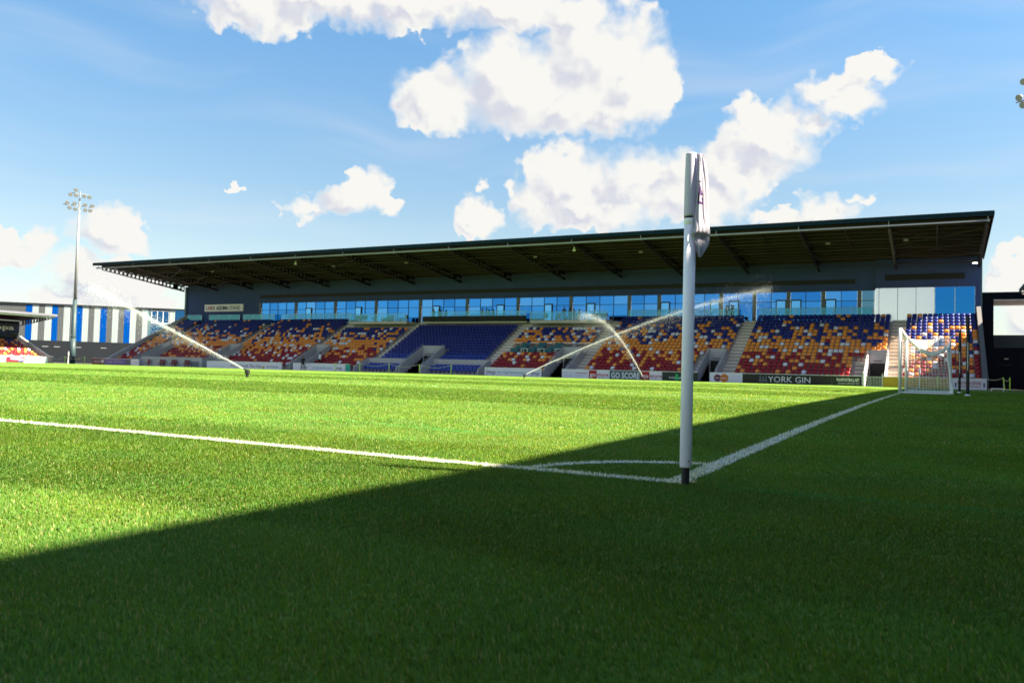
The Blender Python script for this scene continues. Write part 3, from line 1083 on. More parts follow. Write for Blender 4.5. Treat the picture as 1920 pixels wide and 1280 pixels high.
# ------------------------------------------------------------------ seats
def seat_mesh(name, m):
    mb = MB()

    def pillow(w, h, t, c, rx, n=5, k=0.42, back=0.045):
        ca, sa = math.cos(rx), math.sin(rx)

        def tr(x, d, z):                       # d: towards the front (-y), z: up the pad
            return (c[0] + x, c[1] - d * ca + z * sa, c[2] + d * sa + z * ca)
        vs = []
        for j in range(n + 1):
            for i in range(n + 1):
                u, v = 2 * i / n - 1, 2 * j / n - 1
                x = u * math.sqrt(1 - k * v * v / 2) * w / 2
                z = v * math.sqrt(1 - k * u * u / 2) * h / 2
                dd = t * (1 - abs(u) ** 2.6) ** 0.5 * (1 - abs(v) ** 2.6) ** 0.5 if abs(u) < 1 and abs(v) < 1 else 0.0
                vs.append(tr(x, dd, z))
        q_ = n + 1
        fs = [(j * q_ + i, j * q_ + i + 1, (j + 1) * q_ + i + 1, (j + 1) * q_ + i) for j in range(n) for i in range(n)]
        rim = [i for i in range(n)] + [j * q_ + n for j in range(n)] + [n * q_ + n - i for i in range(n)] + [(n - j) * q_ for j in range(n)]
        o_ = len(vs)
        for r_ in rim:
            x, y, z = vs[r_]
            vs.append((x, y + back * ca, z - back * sa))
        L_ = len(rim)
        fs += [(rim[i], o_ + i, o_ + (i + 1) % L_, rim[(i + 1) % L_]) for i in range(L_)]
        fs.append(tuple(o_ + i for i in range(L_ - 1, -1, -1)))
        mb.add(vs, fs)
    pillow(0.420, 0.34, 0.030, (0, 0.02, 0.665), rad(17))          # backrest
    pillow(0.395, 0.28, 0.055, (0, -0.12, 0.625), rad(15))         # folded pan
    mb.box(-0.03, 0.03, -0.02, 0.03, 0.02, 0.52)                   # bracket
    me = mb.mesh(name, ['seat_' + m] if not m.startswith('seat_') else [m], True)
    me.name = name
    return me


SEATM = {k: seat_mesh('stadium_seat', k) for k in ('blue', 'navy', 'orange', 'red', 'white')}


def seat_cols():
    """all seats of the long stand: block, column counted from the right, row from the front, x, colour"""
    out = []
    edges = [XL + 0.35] + [v for p in AISLE for v in p] + [XR - 0.35]
    blocks = [(edges[2 * i], edges[2 * i + 1]) for i in range(len(AISLE) + 1)]
    rs = random.Random(21)
    for bi, (a, b) in enumerate(blocks):
        n = int((b - a) / 0.468)
        off = (b - a - n * 0.468) / 2
        for r in range(NR):
            for c in range(n):
                x = b - off - (c + 0.5) * 0.468
                if r < VROW + 1 and any(p - 0.30 < x < q_ + 0.30 for p, q_ in VOM):
                    continue
                if r < VROW and any(p - 0.15 < x < q_ + 0.15 for p, q_ in SIDE_STAIR):
                    continue
                if bi == 3 and r > 14:
                    continue
                if bi == 5 and (r > 14 or 6 <= r <= 8):
                    continue
                if bi == 4 and r > 15:
                    continue
                if r < 3 and any(p - 0.2 < x < q_ + 0.2 for p, q_ in DUG):
                    continue
                if r < 1 and -97.6 < x < -85.6:
                    continue
                if bi == 4:
                    col = 'blue' if r > 4 else 'navy'
                else:
                    u = rs.random()
                    rr = r + rs.gauss(0, 0.7)
                    if rr < 3.2:
                        p = (('red', .82), ('orange', .13), ('white', .05))
                    elif rr < 6.4:
                        p = (('red', .50), ('orange', .38), ('white', .12))
                    elif rr < 9.6:
                        p = (('orange', .76), ('white', .14), ('red', .05), ('blue', .05))
                    elif rr < 12.2:
                        p = (('orange', .42), ('blue', .44), ('white', .14))
                    elif rr < 15.2:
                        p = (('blue', .68), ('orange', .24), ('white', .08))
                    else:
                        p = (('blue', .92), ('orange', .07), ('white', .01))
                    col = p[-1][0]
                    for nm, w in p:
                        if u < w:
                            col = nm
                            break
                        u -= w
                out.append((bi, c, r, x, col))
    return out


ORD = ['first', 'second', 'third', 'fourth', 'fifth', 'sixth', 'seventh', 'eighth', 'ninth', 'tenth', 'eleventh', 'twelfth', 'thirteenth', 'fourteenth', 'fifteenth', 'sixteenth', 'seventeenth', 'eighteenth', 'nineteenth', 'twentieth']
WORD = dict(blue='blue', navy='blue', orange='orange', red='red', white='white')
allseats = seat_cols()
allseats.sort(key=lambda s: (Vector((s[3], row_y(s[2]), row_f(s[2]) + .6)) - CAM).length)
NEAR, REST = allseats[:300], allseats[300:]
counter = {}
for (bi, c, r, x, col) in sorted(NEAR, key=lambda s: (s[0], s[2], s[1])):
    k = counter.get((bi, r), 0)
    counter[(bi, r)] = k + 1
    o = bpy.data.objects.new('stadium_seat', SEATM[col])
    C.objects.link(o)
    o.location = (x, row_y(r) - 0.06, row_f(r))
    where = {8: 'counting from the right-end parapet', 7: 'counting from the stairs behind the goal', 6: 'counting from the middle stairs'}.get(bi, 'counting from its stairs')
    blk = {8: 'right-end block', 7: 'block left of the goal', 6: 'third block from right'}.get(bi, 'middle block')
    tag(o, '%s seat, %s row, %s seat of the %s' % (WORD[col], ORD[r], (ORD[c] if c < 20 else '%dth' % (c + 1)), blk) + ' from its right', 'seat', 'tip-up seats nearest the goal')
# the rest as one mass
tv, tf, tm = [], [], []
keys = ['blue', 'navy', 'orange', 'red', 'white']
tmpl = {}
for k in keys:
    me = SEATM[k]
    tmpl[k] = (np.array([v.co[:] for v in me.vertices]), [tuple(p.vertices) for p in me.polygons])
off = 0
for (bi, c, r, x, col) in REST:
    v, f = tmpl[col]
    jit = np.array([x + random.uniform(-.008, .008), row_y(r) - 0.06, row_f(r)])
    tv.append(v + jit)
    tf.extend([tuple(i + off for i in p) for p in f])
    tm.extend([keys.index(col)] * len(f))
    off += len(v)
me = bpy.data.meshes.new('seating')
me.from_pydata(np.concatenate(tv).tolist(), [], tf)
for k in keys:
    me.materials.append(MT['seat_' + k])
me.polygons.foreach_set('material_index', tm)
me.polygons.foreach_set('use_smooth', [True] * len(tm))
o = bpy.data.objects.new('seating', me)
C.objects.link(o)
tag(o, 'rows of blue, orange, red and white seats filling the long stand', 'seating', None, 'stuff')
print('seats', len(allseats))


# padded seats of the dugouts
def simple_seat(name, m, loc, label, cat, group, pan=0.42):
    mb = MB()
    mb.box(-0.24, 0.24, -0.02, 0.07, 0.42, 0.95)
    mb.box(-0.24, 0.24, -0.40, -0.021, 0.36, 0.46)
    mb.box(-0.04, 0.04, -0.12, 0.05, 0.0, 0.359)
    o = mb.build(name, m)
    bv = o.modifiers.new('round', 'BEVEL')
    bv.width = 0.05
    bv.segments = 2
    o.location = loc
    return tag(o, label, cat, group)


first = None
DN = {0: 'dugout left of the blue-block tunnel', 1: 'dugout right of the blue-block tunnel'}
for di, (a, b) in enumerate(DUG):
    n = int((b - a - 1.0) / 0.56)
    for rr, (yy, zz) in enumerate(((74.75, 0.24), (75.8, 0.42))):
        for i in range(n):
            x = a + 0.75 + i * 0.56
            lb = '%s padded blue seat in the %s row of the %s' % (ORD[i], ('front', 'back')[rr], DN[di])
            if first is None:
                first = simple_seat('dugout_seat', 'seat_navy', (x, yy, zz), lb, 'seat', 'blue dugout seats')
            else:
                o = first.copy()
                C.objects.link(o)
                o.location = (x, yy, zz)
                o['label'] = lb
dn = [(-95.3, 'leftmost'), (-92.9, 'second from left'), (-90.6, 'third from left'), (-88.1, 'beside the grey hatch')]
first = None
for x, w in dn:
    lb = 'maroon padded seat before the pale concrete wall, %s' % w
    if first is None:
        first = simple_seat('bench_seat', 'board_maroon', (x - 0.27, 73.45, 0.2), lb, 'seat', 'maroon seats along the pale wall')
        o = first
    else:
        o = first.copy()
        C.objects.link(o)
        o.location = (x - 0.27, 73.45, 0.2)
        o['label'] = lb
    if w != 'leftmost':
        o2 = first.copy()
        C.objects.link(o2)
        o2.location = (x + 0.27, 73.45, 0.2)
        o['label'] = lb + ', left of its pair'
        o2['label'] = lb + ', right of its pair'

# hospitality places: teal seats round small white-framed tables
first = None
ft = None
QX = [(-41.0, 'nearest the all-blue block'), (-38.9, 'second from the all-blue block'), (-36.8, 'third from the all-blue block'), (-34.9, 'nearest the concrete tunnel')]
for qi, (x, w) in enumerate(QX):
    places = [(-0.95, 6), (-0.50, 6), (-0.05, 7), (-0.60, 7), (0.35, 7), (-0.15, 8), (0.35, 8)]
    if qi == 3:
        places = [(-0.95, 6), (-0.5, 6), (-0.3, 7), (-0.7, 7)]
    for pi_, (dx, r) in enumerate(places):
        lb = '%s teal padded seat of the hospitality set %s' % (ORD[pi_], w)
        loc = (x + dx, row_y(r), row_f(r))
        if first is None:
            first = simple_seat('hospitality_seat', 'seat_teal', loc, lb, 'seat', 'teal hospitality seats')
        else:
            o = first.copy()
            C.objects.link(o)
            o.location = loc
            o['label'] = lb
    if qi < 3:
        lb = 'white-framed square table of the hospitality set %s' % w
        t_ = thing('table', lb, 'table', (x + 0.75, row_y(6) - 0.1, row_f(6)), 'white-framed hospitality tables')
        L = t_.location
        tf_ = MB()
        for sx in (-0.38, 0.38):
            for sy in (-0.28, 0.28):
                tf_.box(sx - 0.025, sx + 0.025, sy - 0.025, sy + 0.025, 0, 0.86)
        for sy in (-0.28, 0.28):
            tf_.box(-0.354, 0.354, sy - 0.025, sy + 0.025, 0.05, 0.09)
        tf_.build('frame', 'white_paint', t_, loc=(0, 0, 0))
        MB().box(-0.42, 0.42, -0.32, 0.32, 0.861, 0.90).build('tabletop', 'white_paint', t_, loc=(0, 0, 0))
# white rail behind the hospitality places
MB().tube([(-42.7, row_y(8) + 0.4, row_f(9) + 0.55), (-33.0, row_y(8) + 0.4, row_f(9) + 0.55)], 0.05, 6).build('rail', 'white_paint', stand)

# lounge chairs on the balconies
LC = [(-69.0, 'lounge_dark'), (-68.5, 'lounge_dark'), (-68.0, 'lounge_dark'), (-67.5, 'lounge_dark'), (-66.0, 'lounge_dark'), (-63.8, 'lounge'), (-63.2, 'lounge'), (-60.9, 'lounge_dark'),
      (-40.6, 'lounge'), (-38.9, 'lounge'), (-36.4, 'lounge'), (-34.5, 'lounge'), (-34.0, 'lounge'), (-33.5, 'lounge'), (-33.0, 'lounge_dark')]
lm_ = {}
for i, (x, m) in enumerate(LC):
    side = 'left balcony' if x < -60 else 'right balcony'
    idx = i if x < -60 else i - 8
    lb = '%s %s armchair behind glass, %s from left on the %s' % ('black' if m == 'lounge_dark' else 'slate', 'padded', ORD[idx], side)
    if m not in lm_:
        mb = MB()
        mb.box(-0.24, 0.24, 0.10, 0.2, 0.40, 0.85).box(-0.24, 0.24, -0.3, 0.099, 0.30, 0.45)
        for sx in (-0.2, 0.2):
            for sy in (-0.26, 0.15):
                mb.box(sx - 0.02, sx + 0.02, sy - 0.02, sy + 0.02, 0, 0.299)
        o = mb.build('lounge_chair', m)
        bv = o.modifiers.new('round', 'BEVEL')
        bv.width = 0.03
        bv.segments = 2
        lm_[m] = o
    else:
        o = lm_[m].copy()
        C.objects.link(o)
    o.location = (x, 85.0, 6.98)
    tag(o, lb, 'chair', 'armchairs on the balconies')


# ------------------------------------------------------------------ advertising boards
def board(a, b, m, label, y=73.0, z0=0.19, z1=1.07, cap=True):
    t_ = thing('advertising_board', label, 'advertising board', ((a + b) / 2, y, z0), 'advertising boards along the long stand')
    MB().box(a + 0.01, b - 0.01, y, y + 0.05, z0, z1).build('panel', m, t_)
    if cap:
        MB().box(a, b, y - 0.015, y + 0.065, z1 + 0.001, z1 + 0.045).build('rail', 'white_paint', t_)
    return t_


FY = 72.994
t_ = board(-107.0, -104.2, 'board_maroon', 'maroon board at the far left end of the boards')
text('JOIN US', -106.6, 0.5, 0.3, 'white', t_, FY, width=1.3)
MB().box(-105.0, -104.3, 72.97, 72.999, 0.5, 0.64).box(-105.0, -104.3, 72.97, 72.999, 0.72, 0.86).build('stripe', 'white', t_)
t_ = board(-104.2, -99.7, 'board_purple', 'purple board with pale lettering near the left end of the boards')
text('YORK CITY F.C.', -103.9, 0.45, 0.36, 'mauve', t_, FY, width=3.6)
t_ = board(-98.7, -97.0, 'board_white', 'small white board beside the left concrete tunnel wall')
text('York', -98.5, 0.5, 0.3, 'mauve', t_, FY, width=1.1)
t_ = board(-99.65, -98.72, 'board_grey', 'narrow grey panel between the purple board and small white board')
t_ = board(-83.9, -70.9, 'board_white', "long white board reading You've found The One")
text("You've found: The One.", -79.6, 0.42, 0.36, 'navy', t_, FY, width=5.4)
MB().tube([(-73.95, 72.99, 0.42), (-73.95, 73.0, 0.42)], 0.18, 10).build('logo', 'gold', t_)
text('yorkcvs.uk', -73.4, 0.48, 0.24, 'greyprint', t_, FY, width=1.9)
t_ = board(-69.1, -61.0, 'board_white', 'white jmp board behind the person in black')
text('jmp', -67.9, 0.42, 0.42, 'navy', t_, FY, width=1.0)
text('your legal business partners', -66.0, 0.5, 0.24, 'teal', t_, FY, width=3.0)
text('jmp', -62.5, 0.42, 0.42, 'navy', t_, FY, width=1.0)
t_ = board(-60.95, -60.3, 'teal', 'narrow teal panel at the right end of the left jmp board')
t_ = board(-42.1, -35.3, 'board_white', 'white jmp board with teal lettering in front of the teal hospitality seats')
text('jmp', -41.9, 0.42, 0.48, 'navy', t_, FY, width=1.15)
text('your legal business partners', -40.55, 0.52, 0.28, 'teal', t_, FY, width=3.9)
text('jmp', -36.5, 0.42, 0.42, 'navy', t_, FY, width=0.95)
MB().tube([(-41.75, 72.985, 0.98), (-41.75, 72.999, 0.98)], 0.06, 8).build('dot', 'green', t_)
t_ = board(-33.0, -30.0, 'board_white', 'white board with small pale print left of the gostore boards')
text('MATCH DAY', -32.75, 0.68, 0.16, 'mauve', t_, FY, width=0.95)
text('SHOP HERE', -32.75, 0.36, 0.16, 'mauve', t_, FY, width=0.95)
MB().box(-31.5, -30.2, 72.985, 72.999, 0.72, 0.78).build('stripe', 'crimson', t_)
MB().box(-31.5, -30.6, 72.985, 72.999, 0.46, 0.52).build('stripe', 'mauve', t_)
for (a, b, lb) in ((-30.0, -27.8, 'white and red gostore board left of GO SCORE'), (-24.5, -22.4, 'white and red gostore board right of GO SCORE')):
    t_ = board(a, b, 'board_white', lb)
    MB().box(a + 0.02, a + 0.82, 72.97, 72.999, 0.2, 1.05).build('logo', 'red', t_)
    text('go', a + 0.12, 0.42, 0.44, 'white', t_, 72.965, width=0.6, bold=0.015)
    text('store', a + 0.88, 0.48, 0.36, 'red', t_, FY, width=1.2, bold=0.012)
    text('by store it', a + 1.05, 0.28, 0.11, 'navy', t_, FY, width=0.9)
t_ = board(-27.8, -24.5, 'board_grey', 'slate board with big white words GO SCORE')
text('GO SCORE', -27.62, 0.34, 0.58, 'white', t_, FY, width=2.95, bold=0.02)
t_ = board(-22.4, -18.9, 'board_green', 'dark green board with a bright green ampersand, behind the flag pole')
text('FARMER', -21.7, 0.42, 0.22, 'white', t_, FY, width=1.5)
text('&', -21.15, 0.32, 0.62, 'green', t_, 72.985, width=0.5, bold=0.02)
t_ = board(-17.8, -14.75, 'board_white', 'white board with overlapping purple and orange discs')
MB().tube([(-17.05, 72.985, 0.62), (-17.05, 72.999, 0.62)], 0.34, 18).build('disc', 'board_maroon', t_)
MB().tube([(-16.42, 72.970, 0.62), (-16.42, 72.984, 0.62)], 0.38, 18).build('disc', 'orange', t_)
text('the maker', -17.25, 0.55, 0.15, 'white', t_, 72.962, width=1.05)
for zz in (0.42, 0.62, 0.82):
    MB().box(-15.9, -14.95, 72.985, 72.999, zz, zz + 0.03).build('stripe', 'mauve', t_)
t_ = board(-14.75, -7.0, 'board_black', 'long black board with white words YORK GIN')
text('YORK GIN', -12.45, 0.36, 0.56, 'white', t_, FY, width=3.65)
em = MB()
for i, x in enumerate((-13.25, -13.0, -12.75)):
    em.box(x, x + 0.2, 72.985, 72.999, 0.34 + 0.0, 0.60)
    em.box(x + 0.03, x + 0.17, 72.985, 72.999, 0.64, 0.82)
    em.box(x + 0.07, x + 0.13, 72.985, 72.999, 0.84, 0.95)
em.build('emblem', 'pier', t_)
t_ = board(-7.0, -4.6, 'board_black', 'black board with small white words PLAYFOOTBALL.NET')
text('PLAYFOOTBALL.NET', -6.6, 0.60, 0.28, 'white', t_, FY, width=1.85, bold=0.015)
text('JOIN NOW & 6-A-SIDE LEAGUES TODAY', -6.5, 0.36, 0.12, 'white', t_, FY, width=1.75)
t_ = board(-2.9, 2.1, 'board_yellow', 'mustard yellow board behind the goal net')
for (x0, x1, zz) in ((-2.1, -1.1, 0.72), (-1.9, -1.2, 0.5), (-0.7, 1.2, 0.78), (-0.6, 1.4, 0.52), (-0.6, 0.8, 0.32)):
    MB().box(x0, x1, 72.985, 72.999, zz, zz + 0.07).build('print', 'gold', t_)
t_ = board(2.1, 4.85, 'board_white', 'white board with crimson word DIVAS at the right end')
text('BOUTIQUE', 2.75, 0.60, 0.26, 'crimson', t_, FY, width=0.95, bold=0.015)
text('DIVAS', 3.78, 0.60, 0.28, 'crimson', t_, FY, width=0.65, bold=0.02)
MB().box(2.75, 4.4, 72.985, 72.999, 0.42, 0.47).build('stripe', 'crimson', t_)
for x in (2.3, 2.55, 4.6):
    MB().prism_x([(72.985, 0.4), (72.999, 0.4), (72.999, 0.75), (72.985, 0.75)], x, x + 0.1).build('print', 'navy', t_)

# gate at the right tunnel
gt = thing('gate', 'galvanised barred gate before the sunlit tunnel', 'gate', (-3.6, 73.0, 0.18))
MB().box(-4.5, -4.38, 72.95, 73.07, 0.18, 1.4).build('post', 'white_paint', gt)
MB().box(-2.98, -2.90, 72.95, 73.03, 0.18, 1.35).build('post', 'galv', gt)
gm = MB()
for k in range(11):
    x = -4.25 + k * 0.118
    gm.box(x, x + 0.03, 72.98, 73.01, 0.25, 1.02)
gm.box(-4.36, -3.0, 72.975, 73.015, 1.021, 1.07).box(-4.36, -3.0, 72.975, 73.015, 0.2, 0.249)
gm.build('bars', 'galv', gt)

# ------------------------------------------------------------------ corner flag
fl = thing('corner_flag', 'tall white corner flag pole in the foreground with limp white flag', 'corner flag', (0, 0, 0))
MB().tube([(0, 0, -0.05), (0, 0, 0.02), (0, 0, 0.10)], [0.0215, 0.021, 0.020], 20).build('spring_base', 'black', fl, smooth=False)
pm = MB().tube([(0, 0, 0.092), (0, 0, 0.098), (0, 0, 0.7), (0, 0, 1.375)], [0.027, 0.0315, 0.0312, 0.0305], 28)
pm.build('pole', 'white_pvc', fl, smooth=True)
MB().tube([(0, 0, 1.374), (0, 0, 1.376), (0, 0, 1.405), (0, 0, 1.408)], [0.030, 0.0325, 0.0325, 0.031], 28).build('collar', 'white_pvc', fl, smooth=True)
MB().tube([(0, 0, 1.4075), (0, 0, 1.417)], 0.0318, 28).build('band', 'black', fl)
R_ = Vector((math.cos(YAW), math.sin(YAW), 0))
D_ = Vector((-math.sin(YAW), math.cos(YAW), 0))
MB().tube([(0.022, -0.025, 0.128), (0.0245, -0.0278, 0.128)], 0.0035, 8).build('screw', 'black', fl)
# cloth: rows from top to bottom, each a fold line of (right, toward-camera) offsets in metres
BK = [(.058, -.012), (.044, -.020), (.026, -.018)]
ROWS = [
    (1.752, [(.022, .024), (.036, .030), (.048, .018), (.060, .010), (.056, -.012), (.044, -.020), (.026, -.018)]),
    (1.715, [(.024, .026), (.040, .034), (.054, .020), (.076, .012), (.070, -.020), (.052, -.030), (.024, -.020)]),
    (1.650, [(.026, .028), (.040, .038), (.058, .022), (.087, .012), (.080, -.028), (.055, -.036), (.022, -.024)]),
    (1.580, [(.024, .031), (.038, .041), (.060, .024), (.091, .012), (.083, -.030), (.056, -.038), (.020, -.026)]),
    (1.510, [(.019, .034), (.036, .044), (.061, .026), (.093, .012), (.085, -.030), (.056, -.038), (.020, -.026)]),
    (1.440, [(.012, .036), (.034, .046), (.062, .028), (.095, .012), (.086, -.030), (.056, -.038), (.020, -.026)]),
    (1.385, [(.005, .038), (.031, .049), (.063, .034), (.098, .014), (.088, -.028), (.056, -.036), (.020, -.026)]),
    (1.348, [(-.001, .040), (.028, .056), (.066, .048), (.103, .018), (.090, -.024), (.058, -.032), (.022, -.026)]),
    (1.325, [(-.005, .041), (.024, .058), (.064, .050), (.103, .022), (.090, -.022), (.058, -.030), (.024, -.026)]),
    (1.308, [(.003, .038), (.028, .040), (.066, .022), (.101, .012), (.088, -.022), (.058, -.028), (.026, -.024)]),
    (1.268, [(.022, .038), (.034, .046), (.062, .024), (.099, .012), (.086, -.018), (.058, -.024), (.030, -.020)]),
    (1.235, [(.034, .038), (.041, .047), (.058, .026), (.084, .010), (.074, -.014), (.056, -.018), (.036, -.010)]),
    (1.200, [(.044, .034), (.046, .036), (.050, .028), (.056, .012), (.054, .006), (.050, .004), (.046, .010)]),
]


def cloth():
    rows = np.array([[(a, b, z) for a, b in r] for z, r in ROWS])           # nr x 7 x 3

    def up(a, n, axis):
        a = np.moveaxis(a, axis, 0)
        m = len(a)
        t = np.linspace(0, m - 1, n)
        out = []
        for s in t:
            i = min(int(s), m - 2)
            u = s - i
            p0, p1, p2, p3 = a[max(i - 1, 0)], a[i], a[i + 1], a[min(i + 2, m - 1)]
            out.append(0.5 * ((2 * p1) + (-p0 + p2) * u + (2 * p0 - 5 * p1 + 4 * p2 - p3) * u * u + (-p0 + 3 * p1 - 3 * p2 + p3) * u ** 3))
        return np.moveaxis(np.array(out), 0, axis)
    s = up(up(rows, 131, 0), 85, 1)
    # a wrinkle or two
    rr = np.arange(131)[:, None] / 130
    cc = np.arange(85)[None, :] / 84
    s[..., 1] += 0.0030 * np.sin(cc * 30 + rr * 7 + 1.5 * np.sin(rr * 9)) * (0.4 + 0.6 * rr) + 0.0016 * np.sin(cc * 71 - rr * 13)
    s[..., 0] += 0.0012 * np.sin(rr * 23 + cc * 5)
    P = s[..., 0:1] * np.array(R_)[None, None] - s[..., 1:2] * np.array(D_)[None, None]
    P[..., 2] = s[..., 2]
    return P


PC = cloth()
mcl = mat('white_flag_cloth', (0.64, 0.62, 0.73), 0.75, vary=0.04, vscale=8)
t = mcl.node_tree
q = NG(t)
pb = t.nodes['Principled BSDF']
tr = q.n('ShaderNodeBsdfTranslucent')
tr.inputs[0].default_value = (0.52, 0.50, 0.62, 1)
mx = q.n('ShaderNodeMixShader')
mx.inputs[0].default_value = 0.45
t.links.new(pb.outputs[0], mx.inputs[1])
t.links.new(tr.outputs[0], mx.inputs[2])
t.links.new(mx.outputs[0], t.nodes['Material Output'].inputs[0])
MT['flag_cloth'] = mcl
nr, nc = PC.shape[:2]
mb = MB()
mb.add(PC.reshape(-1, 3), [(j * nc + i, (j + 1) * nc + i, (j + 1) * nc + i + 1, j * nc + i + 1) for j in range(nr - 1) for i in range(nc - 1)])
flag = mb.build('flag', 'flag_cloth', fl, smooth=True)
MB().tube([(0, 0, 1.418), (0, 0, 1.43), (0, 0, 1.60), (0, 0, 1.75), (0, 0, 1.757)], [0.0325, 0.0338, 0.0322, 0.0285, 0.0270], 26).build('sleeve', 'sleeve', fl, smooth=True)
so_ = flag.modifiers.new('thickness', 'SOLIDIFY')
so_.thickness = 0.0012
# printed crest: navy patch and pale strokes a hair in front of the cloth
nav, pal = MB(), MB()
for j in range(nr - 1):
    for i in range(nc - 1):
        z = PC[j, i, 2]
        u = i / (nc - 1)
        inb = (1.485 < z < 1.540 and 0.10 < u < 0.33) or (1.540 <= z < 1.60 and 0.12 < u < 0.31 - (z - 1.54) * 2.8) or (1.60 <= z < 1.607 and 0.10 < u < 0.24)
        if not inb:
            continue
        qd = [PC[j, i], PC[j + 1, i], PC[j + 1, i + 1], PC[j, i + 1]]
        qd = [p - np.array(D_) * 0.0022 for p in qd]
        fx = (u - 0.10) / 0.23
        fz = (z - 1.485) / 0.055
        let = (abs(fx - 0.42) < 0.045 and 0.2 < fz < 0.75) or (abs(abs(fz - 0.475) - (fx - 0.50) * 0.9) < 0.055 and 0.46 < fx < 0.85 and 0.2 < fz < 0.75)
        (pal if let else nav).add(qd, [(0, 1, 2, 3)])
if nav.f:
    nav.build('crest', 'purple', flag)
if pal.f:
    pal.build('crest_letter', 'white', flag)

# ------------------------------------------------------------------ goal
gl = thing('goal', 'white football goal with slack net in front of the right-end seats', 'goal', (0, 34, float(gz(0, 34))))
g0, g1 = 30.34, 37.66
zg0, zg1 = float(gz(0, g0)), float(gz(0, g1))
MB().tube([(-.06, g0, zg0 - .05), (-.06, g0, zg0 + 2.50)], 0.06, 16).build('post', 'white_paint', gl, smooth=True)
MB().tube([(-.06, g1, zg1 - .05), (-.06, g1, zg1 + 2.50)], 0.06, 16).build('post', 'white_paint', gl, smooth=True)
MB().tube([(-.06, g0 + .05, zg0 + 2.44), (-.06, g1 - .05, zg1 + 2.44)], 0.058, 16).build('crossbar', 'white_paint', gl, smooth=True)
GB = 1.72
fb = MB()
fb.tube([(0.0, g0, zg0 + .04), (GB - .1, g0, zg0 + .04), (GB, g0 + .12, zg0 + .04), (GB, g1 - .12, zg1 + .04), (GB - .1, g1, zg1 + .04), (0.0, g1, zg1 + .04)], 0.032, 8)
fb.build('ground_frame', 'white_paint', gl)


def Lp(a, b, u):
    return np.array(a) * (1 - u) + np.array(b) * u


def rear_top(v):
    # slack at the near end, pulled up to the far pole
    y = g0 + 0.15 + (g1 - g0 - 0.2) * v
    z = 1.80 + zg0 + (0.75) * v - 0.25 * math.sin(PI * v)
    x = 1.50 + 0.25 * v
    return np.array((x, y, z))


def top_pt(u, v):
    f = np.array((0.02, g0 + (g1 - g0) * v, zg0 + 2.44 + (zg1 - zg0) * v))
    p = Lp(f, rear_top(v), u)
    sag = 0.36 * (1 - v) + 0.28 * math.sin(PI * v) + 0.10
    p[2] -= sag * (math.sin(PI * u) ** 0.8)
    return p


def back_pt(u, v):
    p = Lp(rear_top(v), (GB, g0 + (g1 - g0) * v, zg0 + 0.05), u)
    p[0] += 0.05 * math.sin(PI * u) * math.sin(9 * v)
    return p


def side_pt(u, v, far):
    vv = 1.0 if far else 0.0
    yb = g1 if far else g0
    zb = zg1 if far else zg0
    topp = top_pt(u, vv)
    bot = np.array((0.02 + (GB - 0.02) * u, yb, zb + 0.05))
    p = Lp(topp, bot, v)
    return p


net = MB()


def cords(fn, nu, nv, r=0.0056, su=5, sv=5):
    for i in range(nu + 1):
        net.tube([fn(i / nu, k / sv) for k in range(sv + 1)], r, 3, cap=False)
    for j in range(nv + 1):
        net.tube([fn(k / su, j / nv) for k in range(su + 1)], r, 3, cap=False)


cords(top_pt, 15, 61, su=8, sv=20)
cords(back_pt, 17, 61, su=5, sv=20)
cords(lambda u, v: side_pt(u, v, False), 14, 18, su=8, sv=4)
cords(lambda u, v: side_pt(u, v, True), 14, 18, su=8, sv=4)
net.build('net', 'net', gl)
ed = MB()
ed.tube([top_pt(k / 10, 0.0) for k in range(11)], 0.018, 5)
ed.tube([back_pt(k / 8, 0.0) + np.array((0.02 * math.sin(k * 2.0), 0, 0)) for k in range(9)], 0.028, 5)
ed.tube([back_pt(k / 8, 0.02) + np.array((0.03 * math.sin(k * 1.3), 0, 0)) for k in range(9)], 0.018, 5)
ed.tube([top_pt(k / 10, 1.0) for k in range(11)], 0.012, 5)
ed.tube([rear_top(k / 16) for k in range(17)], 0.012, 5)
ed.build('net_edge', 'net', gl)
# black stanchions that hold the net
for (x, y, zt, w) in ((2.16, 29.0, 3.0, 'nearer'), (2.13, 39.0, 3.1, 'farther')):
    zz = float(gz(x, y))
    s_ = thing('net_pole', '%s of the two black net poles behind the goal' % w, 'pole', (x, y, zz), 'black net poles behind the goal')
    MB().tube([(x, y, zz + 0.06), (x, y, zt)], 0.055, 10).build('pole', 'black', s_)
    MB().tube([(x, y, zz - 0.02), (x, y, zz + 0.06)], [0.11, 0.075], 12).build('socket', 'white_paint', s_)
    MB().tube([(x, y - 0.06, zz + 0.9), (x, y - 0.06, zz + 1.9)], 0.012, 6).build('cord', 'net', s_)
cd = MB().tube([rear_top(1.0), (2.13, 39.0, 3.0)], 0.012, 5)
cd.build('net_cord', 'net', gl)

# far corner flags
for (x, y, lb) in ((0, 68, 'thin white corner flag seen through the goal net'), (-105, 68, 'thin white corner flag beside the floodlight mast')):
    zz = float(gz(x, y))
    s_ = thing('corner_flag', lb, 'corner flag', (x, y, zz), 'far corner flags')
    MB().tube([(x, y, zz), (x, y, zz + 1.15)], 0.045, 8).build('pole', 'white_paint', s_)
    MB().tube([(x, y, zz + 1.0), (x, y, zz + 1.35), (x, y, zz + 1.7)], [0.06, 0.10, 0.05], 8).build('flag', 'flag_cloth', s_)

